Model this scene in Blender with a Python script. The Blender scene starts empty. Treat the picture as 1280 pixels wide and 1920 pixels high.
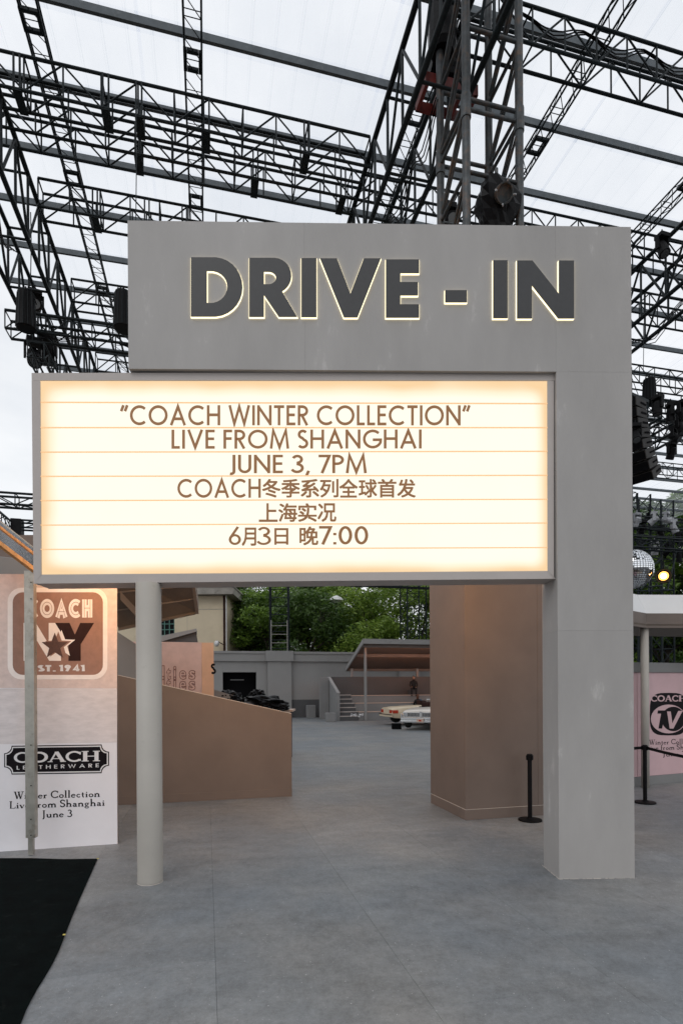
import bpy, bmesh, math, random
import numpy as np
from mathutils import Vector, Matrix
from mathutils.geometry import tessellate_polygon

random.seed(7)
RNG = np.random.default_rng(11)
SC = bpy.context.scene
COL = SC.collection
PI = math.pi

# ------------------------------------------------------------ camera
FPX, HOR, ROLL, CAMZ = 1050.0, 1290.0, 0.006, 2.0
cam_data = bpy.data.cameras.new('camera')
cam = bpy.data.objects.new('camera', cam_data)
COL.objects.link(cam)
cam_data.sensor_width = 36.0
cam_data.lens = FPX / 1920.0 * 36.0
cam_data.shift_y = (HOR - 960.0) / 1920.0
cam_data.clip_start = 0.05
cam_data.clip_end = 2000.0
cam.matrix_world = (Matrix.Translation((0, 0, CAMZ)) @ Matrix.Rotation(PI / 2, 4, 'X')
                    @ Matrix.Rotation(-ROLL, 4, 'Z'))
SC.camera = cam

# ------------------------------------------------------------ world: overcast dusk sky
SUN_EL, SUN_AZ = math.radians(48), math.radians(205)     # azimuth clockwise from +Y: behind the camera
w = bpy.data.worlds.new('World'); SC.world = w
w.use_nodes = True
nt = w.node_tree; nt.nodes.clear()
out = nt.nodes.new('ShaderNodeOutputWorld')
bg = nt.nodes.new('ShaderNodeBackground'); bg.inputs['Strength'].default_value = 0.1
sky = nt.nodes.new('ShaderNodeTexSky'); sky.sky_type = 'NISHITA'; sky.sun_disc = False
sky.sun_elevation = SUN_EL; sky.sun_rotation = SUN_AZ
tc = nt.nodes.new('ShaderNodeTexCoord')
mp = nt.nodes.new('ShaderNodeMapping'); mp.inputs['Scale'].default_value = (1, 1, 2.2)
nz = nt.nodes.new('ShaderNodeTexNoise'); nz.inputs['Scale'].default_value = 3.2
nz.inputs['Detail'].default_value = 6; nz.inputs['Roughness'].default_value = 0.55
rp = nt.nodes.new('ShaderNodeValToRGB')
rp.color_ramp.elements[0].position = 0.3; rp.color_ramp.elements[0].color = (8.5, 8.85, 9.3, 1)
rp.color_ramp.elements[1].position = 0.7; rp.color_ramp.elements[1].color = (10.7, 10.8, 10.9, 1)
mx = nt.nodes.new('ShaderNodeMixRGB'); mx.inputs['Fac'].default_value = 0.93
L = nt.links
L.new(tc.outputs['Generated'], mp.inputs['Vector']); L.new(mp.outputs[0], nz.inputs['Vector'])
L.new(nz.outputs['Fac'], rp.inputs['Fac'])
L.new(sky.outputs[0], mx.inputs['Color1']); L.new(rp.outputs[0], mx.inputs['Color2'])
L.new(mx.outputs[0], bg.inputs['Color']); L.new(bg.outputs[0], out.inputs['Surface'])

sun_d = bpy.data.lights.new('sun', 'SUN'); sun_d.energy = 0.5; sun_d.angle = math.radians(25)
sun_d.color = (1.0, 0.97, 0.93)
sun = bpy.data.objects.new('sun', sun_d); COL.objects.link(sun)
sdir = Vector((math.sin(SUN_AZ) * math.cos(SUN_EL), math.cos(SUN_AZ) * math.cos(SUN_EL), math.sin(SUN_EL)))
sun.rotation_euler = sdir.to_track_quat('Z', 'Y').to_euler()
sun.location = (0, 0, 30)

vs = SC.view_settings
vs.view_transform = 'Standard'; vs.look = 'None'; vs.exposure = 0.0; vs.gamma = 1.0; vs.use_curve_mapping = False

# ------------------------------------------------------------ frames
AX = math.atan(253 / 1050.0)
E = Vector((math.cos(AX), math.sin(AX), 0)); D = Vector((-math.sin(AX), math.cos(AX), 0)); UP = Vector((0, 0, 1))
def W(s, t, z=0.0): return E * s + D * t + UP * z          # site grid: s to the right, t away
def ST(p): return (p.x * E.x + p.y * E.y, p.x * D.x + p.y * D.y)
KR = 1.2          # the roof rig is laid out in units of its own, scaled once
def WK(s, t, z): return Vector((0, 0, CAMZ)) + (E * s + D * t + UP * (z - CAMZ)) * KR
def ray(px, py):
    x, y = px - 640.0, py - HOR
    xu = x - ROLL * y; yu = y + ROLL * x
    return Vector((xu / FPX, 1.0, -yu / FPX))
CAM = Vector((0, 0, CAMZ))
def at(px, py, Y): return CAM + ray(px, py) * Y            # measured position at distance Y
def gnd(px, py):
    d = ray(px, py); return CAM + d * (-CAMZ / d.z)
class Plane:
    """a real surface: point, in-plane right vector; normal faces the viewer"""
    def __init__(s, p, right):
        s.p = p.copy(); s.r = right.normalized(); s.n = s.r.cross(UP).normalized()
    def hit(s, px, py, off=0.0):
        d = ray(px, py); k = (s.p - CAM).dot(s.n) / d.dot(s.n)
        return CAM + d * k + s.n * off

# ------------------------------------------------------------ object helpers
def tag(o, label=None, cat=None, group=None, kind=None):
    if label: o['label'] = label
    if cat: o['category'] = cat
    if group: o['group'] = group
    if kind: o['kind'] = kind
    return o
def thing(name, label, cat, loc=(0, 0, 0), group=None):
    o = bpy.data.objects.new(name, None); COL.objects.link(o); o.location = loc
    o.empty_display_size = 0.2
    return tag(o, label, cat, group)
class MB:
    """collects polygons (world coordinates) for one mesh object"""
    def __init__(s): s.v = []; s.f = []
    def poly(s, pts):
        i = len(s.v); s.v += [tuple(p) for p in pts]; s.f.append(list(range(i, i + len(pts))))
    def tri_mesh(s, vs_, fs):
        i = len(s.v); s.v += [tuple(p) for p in vs_]; s.f += [[i + k for k in f] for f in fs]
    def box(s, o, a, b, c):
        """o corner, a b c edge vectors"""
        o = Vector(o); P = [o, o + a, o + a + b, o + b]; Q = [p + c for p in P]
        i = len(s.v); s.v += [tuple(p) for p in P + Q]
        fs = [(3, 2, 1, 0), (4, 5, 6, 7), (0, 1, 5, 4), (1, 2, 6, 5), (2, 3, 7, 6), (3, 0, 4, 7)]
        if a.cross(b).dot(c) < 0: fs = [f[::-1] for f in fs]
        s.f += [[i + k for k in f] for f in fs]
        return s
    def cbox(s, c, sx, sy, sz, ax=None, ay=None, az=None):
        ax = ax or Vector((1, 0, 0)); ay = ay or Vector((0, 1, 0)); az = az or UP
        return s.box(Vector(c) - ax * sx / 2 - ay * sy / 2 - az * sz / 2, ax * sx, ay * sy, az * sz)
    def prism(s, pts, ext):
        """planar outline pts (list of Vector) pushed along ext; concave allowed"""
        n = len(pts); i = len(s.v)
        s.v += [tuple(p) for p in pts] + [tuple(p + ext) for p in pts]
        tr = tessellate_polygon([pts])
        for t in tr:
            s.f.append([i + t[0], i + t[1], i + t[2]]); s.f.append([i + n + t[2], i + n + t[1], i + n + t[0]])
        for k in range(n):
            m = (k + 1) % n
            s.f.append([i + k, i + m, i + n + m, i + n + k])
        return s
    def tube(s, p, q, r, n=8, r2=None, cap=True):
        p = Vector(p); q = Vector(q); r2 = r if r2 is None else r2
        d = (q - p).normalized(); u = d.orthogonal().normalized(); v = d.cross(u)
        i = len(s.v)
        for c, rr in ((p, r), (q, r2)):
            for k in range(n):
                a = 2 * PI * k / n; s.v.append(tuple(c + (u * math.cos(a) + v * math.sin(a)) * rr))
        for k in range(n):
            m = (k + 1) % n; s.f.append([i + k, i + m, i + n + m, i + n + k])
        if cap:
            s.f.append([i + k for k in range(n)][::-1]); s.f.append([i + n + k for k in range(n)])
        return s
    def path(s, pts, r, n=6):
        for a, b in zip(pts[:-1], pts[1:]): s.tube(a, b, r, n)
        return s
    def lathe(s, c, prof, n=24, axis=UP):
        c = Vector(c); u = axis.orthogonal().normalized(); v = axis.cross(u); i = len(s.v)
        for (r, h) in prof:
            for k in range(n):
                a = 2 * PI * k / n; s.v.append(tuple(c + axis * h + (u * math.cos(a) + v * math.sin(a)) * r))
        for j in range(len(prof) - 1):
            for k in range(n):
                m = (k + 1) % n; s.f.append([i + j * n + k, i + j * n + m, i + (j + 1) * n + m, i + (j + 1) * n + k])
        s.f.append([i + k for k in range(n)][::-1])
        s.f.append([i + (len(prof) - 1) * n + k for k in range(n)])
        return s
    def build(s, name, mat, parent=None, smooth=False, bevel=0.0, kind=None, merge=False, label=None):
        org = Vector((0, 0, 0))
        if parent is not None:
            org = root_loc(parent)
        elif s.v:
            a = np.array(s.v); org = Vector(((a[:, 0].min() + a[:, 0].max()) / 2, (a[:, 1].min() + a[:, 1].max()) / 2, a[:, 2].min()))
        me = bpy.data.meshes.new(name)
        me.from_pydata([(x - org.x, y - org.y, z - org.z) for x, y, z in s.v], [], s.f)
        if merge:
            bm = bmesh.new(); bm.from_mesh(me); bmesh.ops.remove_doubles(bm, verts=bm.verts, dist=1e-5)
            bmesh.ops.recalc_face_normals(bm, faces=bm.faces); bm.to_mesh(me); bm.free()
        me.update()
        if smooth: me.polygons.foreach_set('use_smooth', [True] * len(me.polygons))
        me.materials.append(mat)
        o = bpy.data.objects.new(name, me); COL.objects.link(o)
        if parent is not None: o.parent = parent
        else: o.location = org
        if kind: o['kind'] = kind
        if label: o['label'] = label
        if bevel:
            b = o.modifiers.new('bevel', 'BEVEL'); b.width = bevel; b.segments = 2; b.limit_method = 'ANGLE'
            if smooth is False:
                pass
        return o
def root_loc(p):
    v = Vector((0, 0, 0))
    while p is not None: v += p.location; p = p.parent
    return v
_bar = {}
def bar(name, mat, parent, p, q, r, n=6):
    """one strut: shares the unit cylinder mesh, scaled and turned into place"""
    key = (mat.name, n)
    if key not in _bar:
        mb = MB().tube((0, 0, 0), (0, 0, 1), 1.0, n)
        me = bpy.data.meshes.new('bar_mesh'); me.from_pydata(mb.v, [], mb.f); me.materials.append(mat)
        me.polygons.foreach_set('use_smooth', [len(f.vertices) == 4 for f in me.polygons]); _bar[key] = me
    o = bpy.data.objects.new(name, _bar[key]); COL.objects.link(o)
    p = Vector(p); q = Vector(q); d = q - p
    o.parent = parent
    o.location = p - root_loc(parent)
    o.rotation_mode = 'QUATERNION'; o.rotation_quaternion = d.to_track_quat('Z', 'Y')
    o.scale = (r, r, d.length)
    return o
def copy_tree(o, parent=None):
    c = o.copy(); COL.objects.link(c)
    if parent is not None: c.parent = parent
    for ch in [x for x in kids.get(o.name, [])] or list(o.children): copy_tree(ch, c)
    return c
kids = {}

# ------------------------------------------------------------ materials
def mat(name, col, rough=0.6, metal=0.0, var=0.0, scale=3.0, bump=0.0, bscale=60.0, stretch=(1, 1, 1),
        col2=None, spec=0.5, rnd=0.0, emis=None, estr=0.0, detail=5, wear=None):
    m = bpy.data.materials.new(name); m.use_nodes = True
    n = m.node_tree; N = n.nodes; B = N['Principled BSDF']; k = n.links
    B.inputs['Roughness'].default_value = rough; B.inputs['Metallic'].default_value = metal
    B.inputs['Specular IOR Level'].default_value = spec
    c = tuple(col) + (1,)
    B.inputs['Base Color'].default_value = c
    g = N.new('ShaderNodeNewGeometry')
    mpg = N.new('ShaderNodeMapping'); mpg.inputs['Scale'].default_value = stretch
    k.new(g.outputs['Position'], mpg.inputs['Vector'])
    last = None
    if var or col2:
        t = N.new('ShaderNodeTexNoise'); t.inputs['Scale'].default_value = scale; t.inputs['Detail'].default_value = detail
        t.inputs['Roughness'].default_value = 0.6
        k.new(mpg.outputs[0], t.inputs['Vector'])
        r = N.new('ShaderNodeValToRGB'); r.color_ramp.elements[0].position = 0.32; r.color_ramp.elements[1].position = 0.68
        if col2: a, b = c, tuple(col2) + (1,)
        else:
            a = tuple(max(0, x * (1 - var)) for x in col) + (1,); b = tuple(min(1, x * (1 + var)) for x in col) + (1,)
        r.color_ramp.elements[0].color = a; r.color_ramp.elements[1].color = b
        k.new(t.outputs['Fac'], r.inputs['Fac']); last = r.outputs[0]
    if wear:                                   # (colour, scale, low, high): blotches of another colour
        t2 = N.new('ShaderNodeTexNoise'); t2.inputs['Scale'].default_value = wear[1]; t2.inputs['Detail'].default_value = 8
        t2.inputs['Roughness'].default_value = 0.7
        k.new(mpg.outputs[0], t2.inputs['Vector'])
        mr = N.new('ShaderNodeMapRange'); mr.inputs['From Min'].default_value = wear[2]; mr.inputs['From Max'].default_value = wear[3]
        k.new(t2.outputs['Fac'], mr.inputs['Value'])
        mm = N.new('ShaderNodeMixRGB'); mm.inputs['Color1'].default_value = c; mm.inputs['Color2'].default_value = tuple(wear[0]) + (1,)
        if last: k.new(last, mm.inputs['Color1'])
        k.new(mr.outputs[0], mm.inputs['Fac']); last = mm.outputs[0]
    if rnd:
        oi = N.new('ShaderNodeObjectInfo')
        mr = N.new('ShaderNodeMapRange'); mr.inputs['To Min'].default_value = 1 - rnd; mr.inputs['To Max'].default_value = 1 + rnd
        k.new(oi.outputs['Random'], mr.inputs['Value'])
        hs = N.new('ShaderNodeHueSaturation'); hs.inputs['Color'].default_value = c
        if last: k.new(last, hs.inputs['Color'])
        k.new(mr.outputs[0], hs.inputs['Value']); last = hs.outputs[0]
    if last: k.new(last, B.inputs['Base Color'])
    if bump:
        t = N.new('ShaderNodeTexNoise'); t.inputs['Scale'].default_value = bscale; t.inputs['Detail'].default_value = 4
        k.new(mpg.outputs[0], t.inputs['Vector'])
        b = N.new('ShaderNodeBump'); b.inputs['Strength'].default_value = bump; b.inputs['Distance'].default_value = 0.01
        k.new(t.outputs['Fac'], b.inputs['Height']); k.new(b.outputs[0], B.inputs['Normal'])
    if emis:
        B.inputs['Emission Color'].default_value = tuple(emis) + (1,); B.inputs['Emission Strength'].default_value = estr
    return m
M = {}
M['portal'] = mat('portal_grey_paint', (.352, .336, .325), .62, var=.10, scale=1.3, stretch=(1, 1, .35), bump=.16, bscale=45,
                  wear=((.50, .48, .465), 2.6, .60, .70), rnd=.03, detail=9)
M['portal_side'] = M['portal']
M['frame'] = mat('sign_frame_grey', (.46, .415, .39), .5, var=.04, scale=2, bump=.05, bscale=80)
M['column'] = mat('column_greige', (.39, .365, .33), .55, var=.05, scale=2, bump=.06, bscale=60, wear=((.30, .28, .25), 6, .62, .8))
M['floor'] = None
M['taupe'] = mat('taupe_paint', (.145, .115, .099), .6, var=.09, scale=1.5, bump=.08, bscale=50)
M['taupe_light'] = mat('taupe_edge', (.5, .46, .42), .6)
M['grey_wall'] = mat('set_grey_wall', (.25, .247, .243), .7, var=.05, scale=.8, bump=.08, bscale=30)
M['grey_dark'] = mat('set_dark_grey', (.075, .075, .078), .7, var=.06, scale=1, bump=.05, bscale=30)
M['grey_mid'] = mat('set_mid_grey', (.2, .2, .2), .7, var=.06, scale=1)
M['steel'] = mat('dark_truss_steel', (.011, .017, .020), .5, metal=.0, spec=.17, var=.3, scale=14, rnd=.3, bump=.05, bscale=80)
M['steel_worn'] = mat('worn_tower_steel', (.042, .05, .055), .5, metal=.2, var=.4, scale=9, wear=((.12, .075, .05), 6, .5, .7), rnd=.25, bump=.15, bscale=50)
M['purlin'] = mat('purlin_steel', (.08, .095, .105), .55, metal=.2, var=.2, scale=5, wear=((.16, .17, .175), 9, .55, .75), rnd=.1)
M['black'] = mat('black_plastic', (.005, .005, .006), .5, spec=.12, var=.3, scale=20)
M['blackmat'] = mat('matt_black', (.006, .006, .007), .9, spec=.05)
M['carpet_black'] = mat('black_felt', (.002, .0042, .0042), .97, var=.4, scale=5, bump=1.0, bscale=260, spec=.05, wear=((.016, .019, .018), 9, .58, .8), detail=9)
M['red'] = mat('red_hoist_paint', (.15, .014, .009), .5, var=.25, scale=15)
M['galv'] = mat('galvanised_steel', (.42, .41, .37), .42, metal=.75, var=.12, scale=9, wear=((.24, .22, .18), 6, .55, .75), bump=.05)
M['alu'] = mat('aluminium', (.3, .29, .27), .45, metal=.5, var=.08, scale=10)
M['white_board'] = mat('white_printed_board', (.80, .79, .83), .5, var=.02, scale=5)
M['pink_print'] = mat('faded_pink_print', (.66, .55, .52), .6, var=.09, scale=14, detail=8, stretch=(1, 1, 1))
M['greyfade'] = mat('grainy_grey_print', (.68, .64, .65), .6, var=.10, scale=6, detail=10, stretch=(1, 1, 3))
M['ink_brown'] = mat('brown_orange_ink', (.30, .165, .12), .6, var=.1, scale=12, detail=8)
M['ink_pale'] = mat('pale_pink_ink', (.86, .80, .77), .6, var=.05, scale=10)
M['ink_dark'] = mat('dark_brown_ink', (.03, .012, .01), .6, spec=.15, var=.15, scale=12)
M['ink_star'] = mat('star_brown_ink', (.09, .04, .028), .6, var=.2, scale=60)
M['ink_black'] = mat('black_ink', (.008, .006, .008), .6, spec=.12)
M['ink_white'] = mat('white_ink', (.72, .72, .74), .5)
M['ink_line'] = mat('outline_ink', (.2, .1, .09), .6)
M['pink_wall'] = mat('pink_poster', (.56, .38, .40), .55, var=.05, scale=3)
M['pink_wall2'] = mat('dusty_pink_poster', (.58, .42, .39), .55, var=.08, scale=4)
M['peach_wall'] = mat('peach_poster', (.64, .40, .27), .55, var=.06, scale=4)
M['cream'] = mat('cream_render', (.60, .51, .37), .85, var=.06, scale=.5, bump=.1, bscale=10, wear=((.50, .42, .29), .6, .55, .8))
M['concrete'] = mat('stained_concrete', (.3, .28, .25), .9, var=.2, scale=1.5, wear=((.12, .11, .1), 2, .55, .75))
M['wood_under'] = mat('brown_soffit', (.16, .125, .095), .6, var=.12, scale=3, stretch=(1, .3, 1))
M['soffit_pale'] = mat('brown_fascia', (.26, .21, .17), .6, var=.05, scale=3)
M['green_frame'] = mat('green_window_frame', (.08, .2, .17), .5)
M['green_box'] = mat('turquoise_plastic', (.03, .38, .3), .5)
M['trunk'] = mat('bark', (.045, .036, .028), .9, var=.3, scale=6, bump=.5, bscale=15)
M['cream_car'] = mat('cream_car_paint', (.62, .52, .38), .25, var=.01)
M['white_car'] = mat('white_car_paint', (.68, .63, .57), .25, var=.01)
M['chrome'] = mat('chrome', (.7, .7, .7), .12, metal=1.0)
M['tail_red'] = mat('red_lens', (.4, .03, .01), .2)
M['rubber'] = mat('tyre_rubber', (.015, .015, .015), .8)
M['skin'] = mat('skin', (.42, .25, .18), .5)
M['hair'] = mat('brown_hair', (.09, .035, .018), .5)
M['hair_dark'] = mat('dark_hair', (.015, .01, .009), .5)
M['cloth_black'] = mat('black_cloth', (.012, .012, .013), .85)
M['vest'] = mat('yellow_green_cloth', (.55, .62, .03), .7)
M['blue'] = mat('blue_cloth', (.02, .12, .22), .7)
M['mirror'] = mat('mirror_facets', (.85, .87, .9), .03, metal=1.0)
M['lampwhite'] = mat('grey_lamp_housing', (.30, .31, .33), .4, rnd=.3)
M['lens'] = mat('dark_lens', (.05, .055, .06), .12)
M['roof_white'] = mat('white_roof_panel', (.62, .62, .62), .6, var=.03, scale=2)
M['letterdark'] = mat('dark_letter_face', (.034, .034, .036), .45, var=.08, scale=20)
M['tarp'] = mat('black_plastic_sheet', (.005, .005, .006), .36, bump=.6, bscale=12, spec=.10)
M['pink_tread'] = mat('pale_pink_edge', (.5, .38, .31), .5)

def emission(name, col, s):
    m = bpy.data.materials.new(name); m.use_nodes = True; n = m.node_tree; n.nodes.clear()
    e = n.nodes.new('ShaderNodeEmission'); e.inputs['Color'].default_value = tuple(col) + (1,); e.inputs['Strength'].default_value = s
    o = n.nodes.new('ShaderNodeOutputMaterial'); n.links.new(e.outputs[0], o.inputs['Surface']); return m
M['halo'] = emission('letter_halo_led', (1, .88, .58), 1.9)
M['sign_back'] = emission('sign_back_light', (1, .54, .24), 6.0)
M['warm_strip'] = emission('warm_led_strip', (1, .42, .22), 13.0)
M['lamp_lit'] = emission('lit_stage_lamp', (1, .72, .34), 14.0)
M['lamp_halo'] = emission('lamp_halo_glow', (1, .42, .08), 4.0)  # self-lit orange disc stands in for the halo around the bulb
M['rail'] = mat('lit_plastic_rail', (.6, .38, .2), .5, emis=(.8, .48, .24), estr=.72)
M['ink_sign'] = mat('backlit_brown_letter', (.19, .10, .04), .5, emis=(.13, .052, .015), estr=1.0)
# ------------------------------------------------------------ lettering
def arc(cx, cy, rx, ry, a0, a1, n=None):
    n = n or max(4, int(abs(a1 - a0) / 15))
    return [(cx + rx * math.cos(math.radians(a0 + (a1 - a0) * i / n)), cy + ry * math.sin(math.radians(a0 + (a1 - a0) * i / n))) for i in range(n + 1)]
def glyph(ch, t):
    """geometric sans capitals: (advance, [stroke polylines]); cap height 1, stroke weight t"""
    h = t / 2
    S = {
     'C': (.86, [arc(.5, .5, .5 - h, .5 - h, 48, 312)]),
     'O': (1.0, [arc(.5, .5, .5 - h, .5 - h, 0, 360, 28)]),
     'A': (.84, [[(h * .9, 0), (.42, 1 - h), (.84 - h * .9, 0)], [(.17, .32), (.67, .32)]]),
     'H': (.70, [[(h, 0), (h, 1)], [(.7 - h, 0), (.7 - h, 1)], [(h, .52), (.7 - h, .52)]]),
     'W': (1.12, [[(h * .8, 1), (.30, h), (.56, 1 - h), (.82, h), (1.12 - h * .8, 1)]]),
     'I': (t, [[(h, 0), (h, 1)]]),
     'N': (.76, [[(h, 0), (h, 1)], [(.76 - h, 0), (.76 - h, 1)], [(h, 1 - h), (.76 - h, h)]]),
     'T': (.54, [[(0, 1 - h), (.54, 1 - h)], [(.27, 1 - h), (.27, 0)]]),
     'E': (.47, [[(.47, 1 - h), (h, 1 - h), (h, h), (.47, h)], [(h, .52), (.44, .52)]]),
     'F': (.44, [[(.44, 1 - h), (h, 1 - h), (h, 0)], [(h, .53), (.42, .53)]]),
     'L': (.42, [[(h, 1), (h, h), (.42, h)]]),
     'R': (.56, [[(h, 0), (h, 1 - h), (.24, 1 - h)] + arc(.24, .72, .24, .28 - h, 90, -90) + [(h, .44 + h)], [(.24, .46), (.56 - h, 0)]]),
     'P': (.52, [[(h, 0), (h, 1 - h), (.22, 1 - h)] + arc(.22, .72, .26, .28 - h, 90, -90) + [(h, .44 + h)]]),
     'V': (.80, [[(h * .9, 1), (.40, h), (.8 - h * .9, 1)]]),
     'M': (.96, [[(h * .8, 0), (.16, 1 - h * .5), (.48, h), (.80, 1 - h * .5), (.96 - h * .8, 0)]]),
     'S': (.52, [arc(.26, .745, .19, .255 - h, 35, 260, 12) + arc(.25, .27, .22, .27 - h, 70, -145, 13)]),
     'G': (.94, [arc(.5, .5, .5 - h, .5 - h, 46, 340) , [(.5, .46), (.97 - h, .46), (.965 - h, .34)]]),
     'U': (.62, [[(h, 1), (h, .31)] + arc(.31, .31, .31 - h, .31 - h, 180, 360) + [(.62 - h, 1)]]),
     'J': (.34, [[(.34 - h, 1), (.34 - h, .12)] + arc(.13, .1, .21 - h, .2 - h, 0, -110, 6)]),
     '3': (.50, [arc(.23, .75, .2, .25 - h, 160, -80, 12) + arc(.22, .28, .25, .28 - h, 80, -160, 14)]),
     '7': (.52, [[(0, 1 - h), (.5, 1 - h), (.16, 0)]]),
     ',': (.16, [[(.14, .13), (.03, -.16)]]),
     '6': (.56, [arc(.28, .30, .28 - h, .30 - h, 0, 360, 18), [(h * 1.3, .40), (.42, 1)]]),
     ':': (.13, [[(h, 0), (h, .13)], [(h, .5), (h, .63)]]),
     '0': (.60, [arc(.3, .5, .3 - h, .5 - h, 0, 360, 24)]),
     '“': (.36, [[(.14, 1), (.02, .70)], [(.34, 1), (.22, .70)]]),
     '”': (.36, [[(.14, 1), (.02, .70)], [(.34, 1), (.22, .70)]]),
     ' ': (.32, []),
     # extras for the printed posters
     'X': (.7, [[(0, 0), (.7, 1)], [(0, 1), (.7, 0)]]),
     '1': (.3, [[(0, .8), (.2, 1 - h), (.2, 0)]]),
     '9': (.56, [arc(.28, .70, .28 - h, .30 - h, 0, 360, 18), [(.56 - h * 1.3, .60), (.2, 0)]]),
     '4': (.6, [[(.6, .25), (0 + h, .25), (.42, 1), (.42, 0)]]),
     '.': (.16, [[(h, 0), (h, .16)]]),
     'Y': (.72, [[(0, 1), (.36, .45), (.36, 0)], [(.36, .45), (.72, 1)]]),
    }
    return S[ch]
SER = .05
def serif(ch):
    """old-style roman: (advance, [(polyline, weight)])"""
    k, n = .105, .045        # thick, thin
    def sf(x, y, w=.13): return ([(x - w, y), (x + w, y)], SER)
    bl, xh = SER / 2, .46
    G = {
     'W': (1.0, [([(.10, 1), (.32, 0)], k), ([(.32, 0), (.52, .9)], n), ([(.46, 1), (.68, 0)], k), ([(.68, 0), (.90, 1)], n), sf(.1, .975), sf(.5, .975), sf(.9, .975)]),
     'i': (.30, [([(.15, 0), (.15, xh)], k), sf(.15, bl, .12), ([(.04, xh - .03), (.15, xh - .01)], SER), ([(.1, .66), (.2, .66)], .11)]),
     'n': (.62, [([(.13, 0), (.13, xh)], k), ([(.13, .34)] + arc(.32, .3, .16, .16, 140, 0, 6) + [(.48, 0)], k), sf(.13, bl, .12), sf(.48, bl, .12), ([(.02, xh - .03), (.13, xh - .01)], SER)]),
     't': (.36, [([(.16, .66), (.16, .12)] + arc(.26, .13, .1, .1, 180, 290, 4), k * .9), ([(.02, xh - .02), (.34, xh - .02)], SER)]),
     'e': (.50, [(arc(.25, .23, .19, .21, 10, 320, 14), k * .85), ([(.08, .27), (.43, .27)], n)]),
     'r': (.42, [([(.13, 0), (.13, xh)], k), ([(.13, .32), (.24, .43), (.36, .42)], k * .9), sf(.13, bl, .13), ([(.02, xh - .03), (.13, xh - .01)], SER)]),
     'C': (.80, [(arc(.44, .5, .37, .46, 40, 320, 18), k * .95), ([(.74, .95), (.74, .68)], n), ([(.74, .05), (.74, .24)], n)]),
     'o': (.52, [(arc(.26, .23, .19, .2, 0, 360, 16), k * .85)]),
     'l': (.29, [([(.14, 0), (.14, 1.02)], k), sf(.14, bl, .12), ([(.03, .98), (.14, 1.0)], SER)]),
     'c': (.46, [(arc(.25, .23, .18, .2, 45, 320, 12), k * .85)]),
     'L': (.66, [([(.16, 0), (.16, 1)], k), ([(.05, bl), (.6, bl), (.62, .24)], SER), sf(.16, .975)]),
     'v': (.52, [([(.08, xh), (.26, 0)], k), ([(.26, 0), (.44, xh)], n), sf(.08, xh - .02, .1), sf(.44, xh - .02, .08)]),
     'f': (.36, [([(.15, 0), (.15, .84)] + arc(.26, .84, .11, .13, 180, 50, 5), k * .9), ([(.02, xh - .02), (.33, xh - .02)], SER), sf(.15, bl, .12)]),
     'm': (.92, [([(.13, 0), (.13, xh)], k), ([(.13, .34)] + arc(.30, .3, .16, .16, 140, 0, 6) + [(.46, 0)], k), ([(.46, .34)] + arc(.63, .3, .16, .16, 140, 0, 6) + [(.79, 0)], k), sf(.13, bl, .1), sf(.46, bl, .1), sf(.79, bl, .1)]),
     'S': (.58, [(arc(.28, .74, .19, .22, 30, 260, 10) + arc(.28, .26, .21, .23, 80, -150, 12), k), ([(.5, .95), (.5, .72)], n), ([(.07, .05), (.07, .28)], n)]),
     'h': (.62, [([(.13, 0), (.13, 1.02)], k), ([(.13, .34)] + arc(.32, .3, .16, .16, 140, 0, 6) + [(.48, 0)], k), sf(.13, bl, .12), sf(.48, bl, .12), ([(.02, .98), (.13, 1.0)], SER)]),
     'a': (.50, [([(.09, .36)] + arc(.23, .33, .13, .11, 140, 0, 6) + [(.36, .06), (.47, .03)], k * .9), (arc(.22, .13, .14, .11, 60, 330, 8), k * .75)]),
     'g': (.54, [(arc(.24, .3, .15, .14, 0, 360, 12), k * .75), (arc(.25, -.12, .18, .13, 0, 360, 12), k * .65), ([(.2, .16), (.14, .08), (.3, .02)], n), ([(.36, .42), (.5, .46)], SER)]),
     'J': (.40, [([(.22, 1), (.22, .06)] + arc(.1, .02, .12, .2, 0, -100, 5), k), sf(.22, .975)]),
     'u': (.62, [([(.13, xh), (.13, .16)] + arc(.28, .16, .15, .14, 180, 320, 6), k), ([(.47, xh), (.47, 0)], k), sf(.09, xh - .02, .08), sf(.43, xh - .02, .08), ([(.47, bl), (.57, bl)], SER)]),
     '3': (.52, [(arc(.24, .74, .17, .2, 150, -70, 8) + arc(.23, .26, .22, .24, 70, -150, 10), k * .9)]),
     's': (.4, [(arc(.2, .345, .11, .095, 30, 250, 8) + arc(.2, .12, .13, .11, 80, -150, 8), k * .8)]),
     'T': (.8, [([(.4, 0), (.4, 1)], k), ([(.05, .75), (.05, .97), (.75, .97), (.75, .75)], SER), sf(.4, bl)]),
     'O': (.92, [(arc(.46, .5, .38, .45, 0, 360, 20), k * 1.1)]),
     'A': (.88, [([(.1, 0), (.42, 1)], n * 1.4), ([(.42, 1), (.76, 0)], k * 1.3), ([(.2, .32), (.62, .32)], n), sf(.1, bl, .13), sf(.76, bl, .15)]),
     'H': (.94, [([(.18, 0), (.18, 1)], k * 1.3), ([(.76, 0), (.76, 1)], k * 1.3), ([(.18, .5), (.76, .5)], SER), sf(.18, bl, .18), sf(.18, .975, .18), sf(.76, bl, .18), sf(.76, .975, .18)]),
     ' ': (.3, []),
    }
    return G[ch]
MIT = [.3]
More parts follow.
